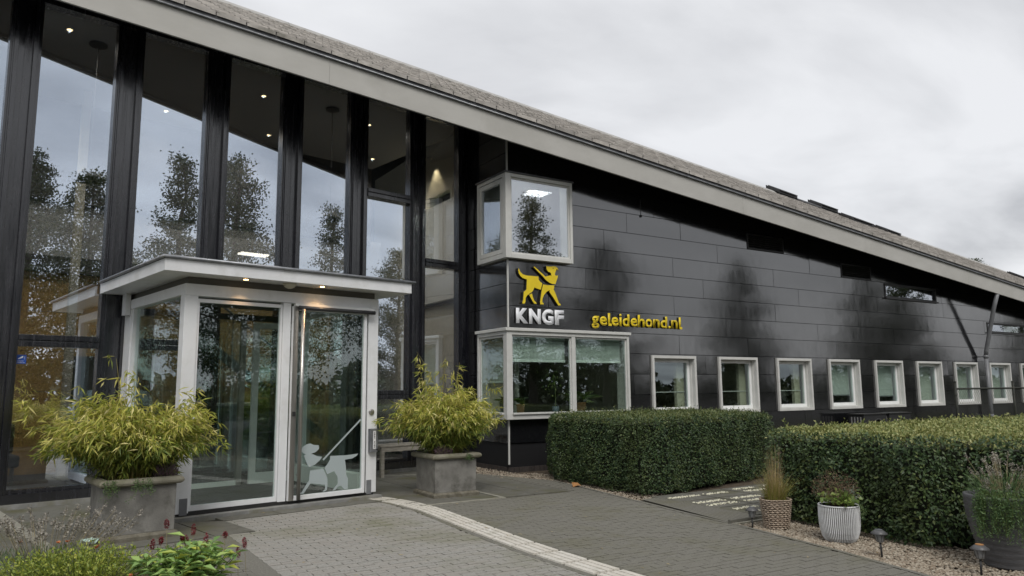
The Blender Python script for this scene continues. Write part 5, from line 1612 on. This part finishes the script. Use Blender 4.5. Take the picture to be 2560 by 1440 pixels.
for i in range(80):
    a_ = rng.uniform(0, 6.28); r_ = math.sqrt(rng.uniform(0, 1))
    b = np.array([-5.36+.10*r_*math.cos(a_), -4.8+.10*r_*math.sin(a_), .02])
    e_ = np.array([-5.37+.30*r_*math.cos(a_), -4.8+.26*r_*math.sin(a_), .13+.21*(1-.5*r_**2)*rng.uniform(.7, 1.1)])
    st.tube([tuple(b), tuple(e_)], .0022, 4)
    for k in range(9):
        s = rng.uniform(.35, 1.02)
        P.append(b+(e_-b)*s); q = rng.uniform(0, 6.28)
        D.append([math.cos(q), math.sin(q), rng.uniform(-.2, .5)]); L_.append(rng.uniform(.055, .115))
st.build('stems', M['stem_green'], pr, fix=False, kind='stuff')
k = len(P); L_ = np.array(L_)
leafmesh('leaves', np.array(P), np.array(D), unit(k)*.35+np.array([0, 0, 1.]), L_, L_*.36, M['leaf_fresh'], pr, curl=.2)
def spike(x, y, z, ln, lean, rr_=.0145):
    b = np.array([x, y, z]); e_ = np.array([x+lean, y, z+ln])
    MB().tube([(x-lean*1.5, y-.01, z-.16), tuple(b)], .0015, 4).build('flower_stalk', M['stem_dry'], pr, fix=False)
    n_ = 150
    s = rng.uniform(0, 1, n_); q = rng.uniform(0, 6.28, n_)
    rad_ = rr_*np.sin(np.clip(s*.85+.15, 0, 1)*math.pi)**.5
    Pq = b+(e_-b)*s[:, None]+np.c_[np.cos(q)*rad_*.4, np.sin(q)*rad_*.4, np.zeros(n_)]
    leafmesh('flower_spike', Pq, np.c_[np.cos(q), np.sin(q), np.full(n_, .5)], unit(n_)*.5+np.array([0, 0, 1.]), rad_*1.1, np.full(n_, .006), M['bud_red'], pr, kind=None)
for (x, z, ln) in ((-5.563, .285, .063), (-5.514, .313, .044), (-5.484, .405, .057), (-5.385, .316, .042), (-5.362, .281, .07), (-5.325, .347, .068), (-5.25, .253, .096), (-5.129, .308, .043), (-5.04, .173, .067), (-4.999, .234, .065)):
    spike(x, -4.7, z, ln*1.12, random.uniform(-.008, .008))
# ================================================================== downpipe, fence, cooling units, bench
dpo = thing('downpipe', 'grey drainpipe bending from the fascia down the black wall', 'drainpipe', (14.55, -.15, 0))
pth = [(14.41, -.62, 3.58), (14.44, -.50, 3.25), (14.54, -.17, 2.15), (14.56, -.14, 2.02)]
MB().tube(pth, .05, 14).build('bend', M['pipe_grey'], dpo, smooth=True)
MB().tube([(14.56, -.14, 2.04), (14.57, -.14, -.05)], .048, 14).build('pipe', M['pipe_grey'], dpo, smooth=True)
for z in (2.0, .48):
    MB().lathe([(.058, -.04), (.06, 0), (.058, .04)], (14.56, -.14, z), 16).build('collar', M['pipe_grey'], dpo, smooth=True)
    MB().box(14.54, 14.58, -.14, .0, z-.012, z+.012).build('bracket', M['pipe_grey'], dpo)
FYE, FX0, FX1 = -1.2, 10.86, 22.0
fe = thing('mesh_fence', 'dark green chain link fence with a rounded top rail', 'fence', (FX0, FYE, 0))
for x in (FX0, FX0+2.6, FX0+5.2, FX0+7.8):
    MB().tube([(x, FYE, -.1), (x, FYE, 1.33)], .028, 10).build('post', M['fence_green'], fe, smooth=True)
    MB().lathe([(.033, 0), (.033, .02), (.01, .03)], (x, FYE, 1.33), 10).build('post_cap', M['fence_green'], fe)
    for z in (.42, .75, 1.05): MB().lathe([(.033, -.01), (.033, .01)], (x, FYE, z), 10).build('band', M['fence_green'], fe)
MB().tube([(FX0, FYE, 1.19), (FX1, FYE, 1.19)], .022, 10).build('top_rail', M['fence_green'], fe, smooth=True)
wm = MB()
sp_ = .095
zt = 1.18
k = FX0-zt
while k < FX1:
    for sg in (1, -1):
        xa, za, xb, zb = k, 0.0, k+zt, zt
        if sg < 0: xa, xb = k+zt, k
        pa, pb_ = (xa, za), (xb, zb)
        lo_, hi_ = FX0+.02, FX1
        if (xa < lo_ and xb < lo_) or (xa > hi_ and xb > hi_): continue
        if xa < lo_: za = za+(lo_-xa)/(xb-xa)*(zb-za); xa = lo_
        if xb < lo_: zb = za+(lo_-xa)/(xb-xa)*(zb-za); xb = lo_
        wm.tube([(xa, FYE+.004*sg, za), (xb, FYE+.004*sg, zb)], .0026, 3)
    k += sp_
wm.build('wire_mesh', M['fence_green'], fe, fix=False, kind='stuff')
for x, nm in ((8.47, 'left'), (9.40, 'right')):
    t = thing('cooling_unit', 'black outdoor cooling unit behind the hedge, '+('nearer the corner window' if nm == 'left' else 'nearer the fence'), 'cooling unit', (x+.4, -.35, 0), 'outdoor cooling units')
    MB().box(x, x+.82, -.52, -.16, .12, .665).build('case', M['ac_dark'], t, bevel=.01)
    MB().box(x-.02, x+.84, -.54, -.14, .667, .685).build('lid', M['black_metal'], t)
    for q in range(4): MB().box(x-.006, x, -.46+.07*q, -.435+.07*q, .28, .62).build('fin', M['ac_light'], t)
    MB(lambda p: (x+.5+p[0], -.521-p[2], .38+p[1])).lathe([(.2, 0), (.2, .012), (.17, .014), (.17, .0)], n=28).build('fan_guard', M['black_metal'], t, smooth=True)
    for q in (x+.1, x+.68): MB().box(q, q+.06, -.5, -.18, -.1, .12).build('foot', M['concrete'], t)
bt = thing('garden_bench', 'weathered grey wooden slatted bench in front of the glazed hall', 'bench', G((-1.25, .95, 0)))
bu0, bu1, bv0, bv1, bz = -1.86, -.55, .74, 1.10, .46
for k in range(14):
    u = bu0+.01+(bu1-bu0-.02)*k/13.0
    MB(G).box(u, u+.055, bv0+.052, bv1-.052, bz-.02, bz).build('slat', M['wood_grey'], bt)
MB(G).box(bu0, bu1+.06, bv0, bv0+.05, bz-.022, bz+.002).build('seat_rail', M['wood_grey'], bt, bevel=.004)
MB(G).box(bu0, bu1+.06, bv1-.05, bv1, bz-.022, bz+.002).build('seat_rail', M['wood_grey'], bt, bevel=.004)
MB(G).box(bu0+.03, bu1+.03, bv0+.01, bv0+.04, bz-.09, bz-.024).build('apron', M['wood_grey'], bt)
MB(G).box(bu0+.03, bu1+.03, bv1-.04, bv1-.01, bz-.09, bz-.024).build('apron', M['wood_grey'], bt)
for u in (bu0+.02, bu1-.02):
    for v in (bv0+.005, bv1-.055): MB(G).box(u, u+.055, v, v+.05, .0, bz-.0225).build('leg', M['wood_grey'], bt, bevel=.003)

# ================================================================== plants and things behind the windows
def houseplant(label, x, y, z, potm, pr, ph, n, L, W, up, mat='leaf_indoor', sp=.1):
    t = thing('house_plant', label, 'house plant', (x, y, z))
    MB().lathe([(pr*.8, 0), (pr, ph), (pr*1.05, ph), (pr*1.05, ph+.015), (pr*.9, ph+.015)], (x, y, z), 18).build('pot', M[potm], t, smooth=True)
    a_ = rng.uniform(0, 6.28, n)
    P = np.c_[x+rng.normal(0, pr*.4, n), y+rng.normal(0, pr*.4, n), z+ph+rng.uniform(0, sp, n)]
    leafmesh('leaves', P, np.c_[np.cos(a_), np.sin(a_), rng.uniform(.1, up, n)], unit(n)*.3+np.array([0, 0, 1.]), rng.uniform(.7, 1.2, n)*L, rng.uniform(.8, 1.2, n)*W, M[mat], t, curl=.3)
houseplant('arching green house plant in brown pot inside the lower corner window', 1.62, .28, .86, 'terracotta', .10, .16, 46, .30, .045, 1.2)
houseplant('blue grey potted plant inside the return side of lower corner window', .17, .35, .86, 'pot_blue', .11, .18, 40, .16, .05, .9, sp=.06)
houseplant('small plant in tan pot beside the round column in the lower bay', .38, .25, .86, 'terracotta', .07, .15, 26, .12, .035, 1.0)
houseplant('leafy green plant on the sill of the second office window', 5.1, .42, .80, 'pot_blue', .08, .09, 60, .12, .045, .7)
houseplant('small plant on the sill of the third office window', 6.68, .42, .80, 'pot_white', .06, .08, 40, .13, .035, .8)
houseplant('tall broad leaved plant inside the hall behind the porch door', *G((-2.75, 2.3, .05)), 'pot_blue', .2, .35, 60, .42, .16, .9, sp=1.3)
houseplant('leafy plant inside the hall behind the garden bench', *G((-1.45, 2.0, .05)), 'pot_white', .18, .4, 50, .36, .12, 1.0, sp=.9)
t = thing('climbing_plant', 'slender climbing house plant beside the bay window mullion', 'house plant', (1.06, .22, .86))
MB().lathe([(.05, 0), (.06, .12)], (1.06, .22, .86), 14).build('pot', M['pot_blue'], t, smooth=True)
MB().tube([(1.06, .22, .95), (1.04, .2, 1.3), (1.0, .22, 1.62)], .006, 6).build('stem', M['stem_green'], t)
n = 120
P = np.c_[rng.normal(.98, .10, n), rng.normal(.22, .05, n), rng.normal(1.45, .12, n)]
leafmesh('leaves', P, unit(n)+np.array([0, -.3, -.2]), unit(n), rng.uniform(.03, .05, n), rng.uniform(.02, .03, n), M['leaf_indoor'], t)
t = thing('desk_lamp', 'dark lampshade behind the third office window', 'lamp', (7.1, .5, .8))
MB().lathe([(.16, 0), (.10, .26)], (7.12, .5, .93), 20).build('lamp_shade', M['hall_dark'], t, smooth=True)
MB().lathe([(.07, 0), (.06, .015), (.012, .02), (.012, .14)], (7.12, .5, .79), 14).build('stand', M['dark_steel'], t, smooth=True)
t = thing('bookcase', 'dark wooden bookcase against the back wall of the corner office', 'bookcase', (1.6, 4.4, 0))
MB().frame(.9, 2.6, .05, 2.2, .05, 4.25, 4.55).build('case', M['hall_wood'], t)
for k in range(1, 5): MB().box(.95, 2.55, 4.26, 4.54, .05+.43*k, .08+.43*k).build('shelf', M['hall_wood'], t)
for k in range(4):
    bm_ = random.Random(k)
    x_ = .97
    while x_ < 2.45:
        w_ = bm_.uniform(.03, .07)
        if bm_.random() < .8: MB().box(x_, x_+w_-.004, 4.3, 4.5, .081+.43*k, .081+.43*k+bm_.uniform(.22, .33)).build('book', M[bm_.choice(('hall_white', 'room_floor', 'hall_grey', 'pot_blue', 'hall_dark'))], t)
        x_ += w_
t = thing('hall_seat', 'dark low seat against the tan hall wall beyond the left pane', 'seat', G((-6.4, 3.6, .05)))
MB(G).box(-6.9, -5.9, 3.3, 3.9, .28, .44).build('cushion', M['hall_dark'], t, bevel=.03)
MB(G).box(-6.9, -5.9, 3.82, 3.95, .44, .85).build('backrest', M['hall_dark'], t, bevel=.03)
for u in (-6.85, -6.0):
    for v in (3.35, 3.8): MB(G).box(u, u+.05, v, v+.05, .05, .28).build('leg', M['steel'], t)
t = thing('reception_desk', 'pale reception desk inside the hall behind the porch', 'desk', G((-3.2, 3.2, .05)))
MB(G).box(-4.3, -2.3, 2.9, 3.0, .05, 1.05).build('front_panel', M['hall_dark'], t)
MB(G).box(-4.35, -2.25, 2.8, 3.4, 1.05, 1.09).build('worktop', M['hall_white'], t)

# ================================================================== trees across the car park, most seen mirrored in glass and cladding
def make_tree(seed, h, R, nleaf, conic=.6, base=.16, leaf=.15):
    r_ = random.Random(seed); g = np.random.default_rng(seed)
    tr = MB()
    pts_ = []
    for k in range(9):
        s = k/8
        pts_.append((r_.gauss(0, .05)*s*h*.1, r_.gauss(0, .05)*s*h*.1, -.1+s*h*.95))
    n = 9
    rad0 = .022*h
    tr.tube(pts_, rad0, 9, .02)
    P = []
    nl = 46
    for i in range(nl):
        s = base+(1-base)*(i+r_.random())/nl
        z = s*h*.95
        prof = (1-s)**conic*(.45+.55*min(1, (s-base)/.22+.25))
        ln = R*prof*r_.uniform(.65, 1.2)+.15
        a = i*2.4+r_.uniform(-.6, .6)
        rise = r_.uniform(.15, .75)*ln
        e = (math.cos(a)*ln, math.sin(a)*ln, z+rise)
        mid = (e[0]*.5, e[1]*.5, z+rise*.35)
        tr.tube([(0, 0, z), mid, e], .05*(1-s)+.012, 5, .008)
        kk = int(nleaf/nl*(.35+ln/R*1.3))
        ncl = max(3, int(kk/22))
        for c in range(ncl):
            t_ = r_.uniform(.22, 1.05)
            cpt = np.array([e[0]*t_, e[1]*t_, z+rise*t_**1.3])+g.normal(0, .07+.05*ln, 3)
            P.append(cpt+g.normal(0, 1, (20, 3))*np.array([.16, .16, .11]))
    P = np.concatenate(P)
    n = len(P)
    u_ = g.normal(size=(n, 3))
    global rng
    sv = rng; rng = g
    o = leafmesh('crown', P, u_+np.array([0, 0, -.3]), g.normal(size=(n, 3)), g.uniform(.7, 1.25, n)*leaf, g.uniform(.55, .8, n)*leaf, M['leaf_tree'], None)
    rng = sv
    cm = o.data
    bpy.data.objects.remove(o)
    tm = tr.mesh('trunk', fix=False, smooth=True); tm.materials.append(M['bark'])
    return tm, cm
TV = [make_tree(1, 10, 2.7, 27000, .8, .14, .1), make_tree(2, 10, 2.2, 20000, .95, .14, .095), make_tree(5, 10, 3.2, 29000, .7, .18, .1)]
TREES = [(-.4, -17.0, 9.6, 0, .3, 'mirrored in the first hall pane'), (3.6, -22.0, 10.9, 2, 1.2, 'mirrored behind the first mullion'), (3.9, -15.6, 10.4, 1, 2.0, 'mirrored at the second mullion'),
         (6.4, -16.0, 11.0, 0, 4.1, 'mirrored in the third hall pane'), (10.6, -15.3, 9.7, 1, .9, 'mirrored in the upper corner window'), (13.6, -14.3, 8.0, 2, 5.0, 'mirrored in cladding above the web address'),
         (19.4, -11.9, 7.4, 0, 2.6, 'mirrored in cladding above the third office window'), (26.8, -9.0, 6.8, 2, 3.3, 'mirrored in the slit window'), (32, -14, 9, 0, 1.0, 'mirrored beyond the downpipe'), (38, -9, 8, 1, 1.7, 'mirrored at the far end of the wing'),
         (-9.5, -17.5, 10.5, 2, .6, 'added out of view at the left end of the car park'), (-13.5, -12.5, 11, 0, 2.2, 'added out of view beyond the left end of the hall'), (-6.0, -20.5, 10.8, 2, 3.6, 'added out of view behind the camera by the car park')]  # last three trees added out of view to darken the return wall reflection
for (x, y, h, v, rz, nm) in TREES:
    t = thing('broadleaf_tree', 'tall dark green tree '+nm, 'tree', (x, y, -.1), 'trees across the car park')
    t.rotation_euler = (0, 0, rz); s = h/10; t.scale = (s, s, s)
    for nme, me in (('trunk', TV[v][0]), ('crown', TV[v][1])):
        o = bpy.data.objects.new(nme, me); COL.objects.link(o); o.parent = t
        if nme == 'crown': o['kind'] = 'stuff'
for (x, y, h, v, nm) in ((60.2, 22, 12.4, 2, 'tree crown peeping over the low end of the roof'), (56.8, 20, 11.7, 0, 'small treetop just showing above the roof ridge')):
    t = thing('broadleaf_tree', nm, 'tree', (x, y, -.1))
    s = h/10; t.scale = (s, s, s)
    for nme, me in (('trunk', TV[v][0]), ('crown', TV[v][1])):
        o = bpy.data.objects.new(nme, me); COL.objects.link(o); o.parent = t
# far belt of wood closing the horizon behind the car park
n = 16000
xq = rng.uniform(-45, 85, n); top = 2.0+.7*np.sin(xq*.35)+.5*np.sin(xq*.9+1)+.3*np.sin(xq*2.3)
P = np.c_[xq, -31+rng.normal(0, .8, n)+3*np.sin(xq*.08), rng.uniform(0, 1, n)**.8*top]
wl = leafmesh('woodland', P, unit(n), unit(n)+np.array([0, .8, .3]), rng.uniform(.35, .7, n), rng.uniform(.25, .5, n), M['leaf_wood'])
tag(wl, 'distant belt of woodland beyond the car park', 'woodland')
# a white car parked across the way, mirrored in the porch glass
def car(label, x, y, rz):
    t = thing('parked_car', label, 'car', (x, y, -.1))
    Tc = lambda p: (x+p[0]*math.cos(rz)-p[1]*math.sin(rz), y+p[0]*math.sin(rz)+p[1]*math.cos(rz), p[2]-.1)
    side = [(-2.0, .35), (-2.05, .62), (-1.95, .92), (-1.5, .98), (-.9, 1.40), (.7, 1.46), (1.55, 1.05), (1.95, .95), (2.0, .4)]
    def T2(p):
        w_ = .86 if p[2] < 1.0 else .86-.17*(p[2]-1.0)/.46
        return Tc((p[0], p[1]*w_/.86, p[2]))
    m = MB(T2)
    n_ = len(side)
    vs = [(a, -.86, b) for a, b in side]+[(a, .86, b) for a, b in side]
    m.add(vs, [list(range(n_)), list(range(2*n_-1, n_-1, -1))]+[(i, i+n_, (i+1) % n_+n_, (i+1) % n_) for i in range(n_)])
    m.build('body', M['car_white'], t, bevel=.04)
    for sg in (-1, 1):
        MB(T2).pxz([(-1.3, 1.02), (-.85, 1.34), (.62, 1.39), (1.35, 1.04)], sg*.865, sg*.87).build('side_window', M['black_panel'], t)
        MB(T2).box(-1.2, -1.05, sg*.87, sg*1.05, .98, 1.12).build('mirror', M['car_white'], t, bevel=.02)
        for wx2 in (-1.28, 1.3):
            wh = MB(lambda p: Tc((wx2+p[0], sg*(.70+p[2]), .32+p[1]))).lathe([(.32, 0), (.32, .18), (.2, .19)], n=24).build('wheel', M['tyre'], t, smooth=True)
            MB(lambda p: Tc((wx2+p[0], sg*(.70+p[2]), .32+p[1]))).lathe([(.2, .185), (.19, .195), (.03, .2)], n=20).build('rim', M['steel'], wh, smooth=True)
        MB(T2).box(-2.07, -1.98, sg*.5-.15, sg*.5+.15, .66, .80).build('headlight', M['zinc'], t)
    MB(T2).add([(-1.48, -.66, 1.0), (-1.48, .66, 1.0), (-.93, .58, 1.385), (-.93, -.58, 1.385)], [(0, 1, 2, 3)]).build('windscreen', M['black_panel'], t)
car('white hatchback parked across the car park, mirrored in porch glass', 1.6, -14.8, 2.2)
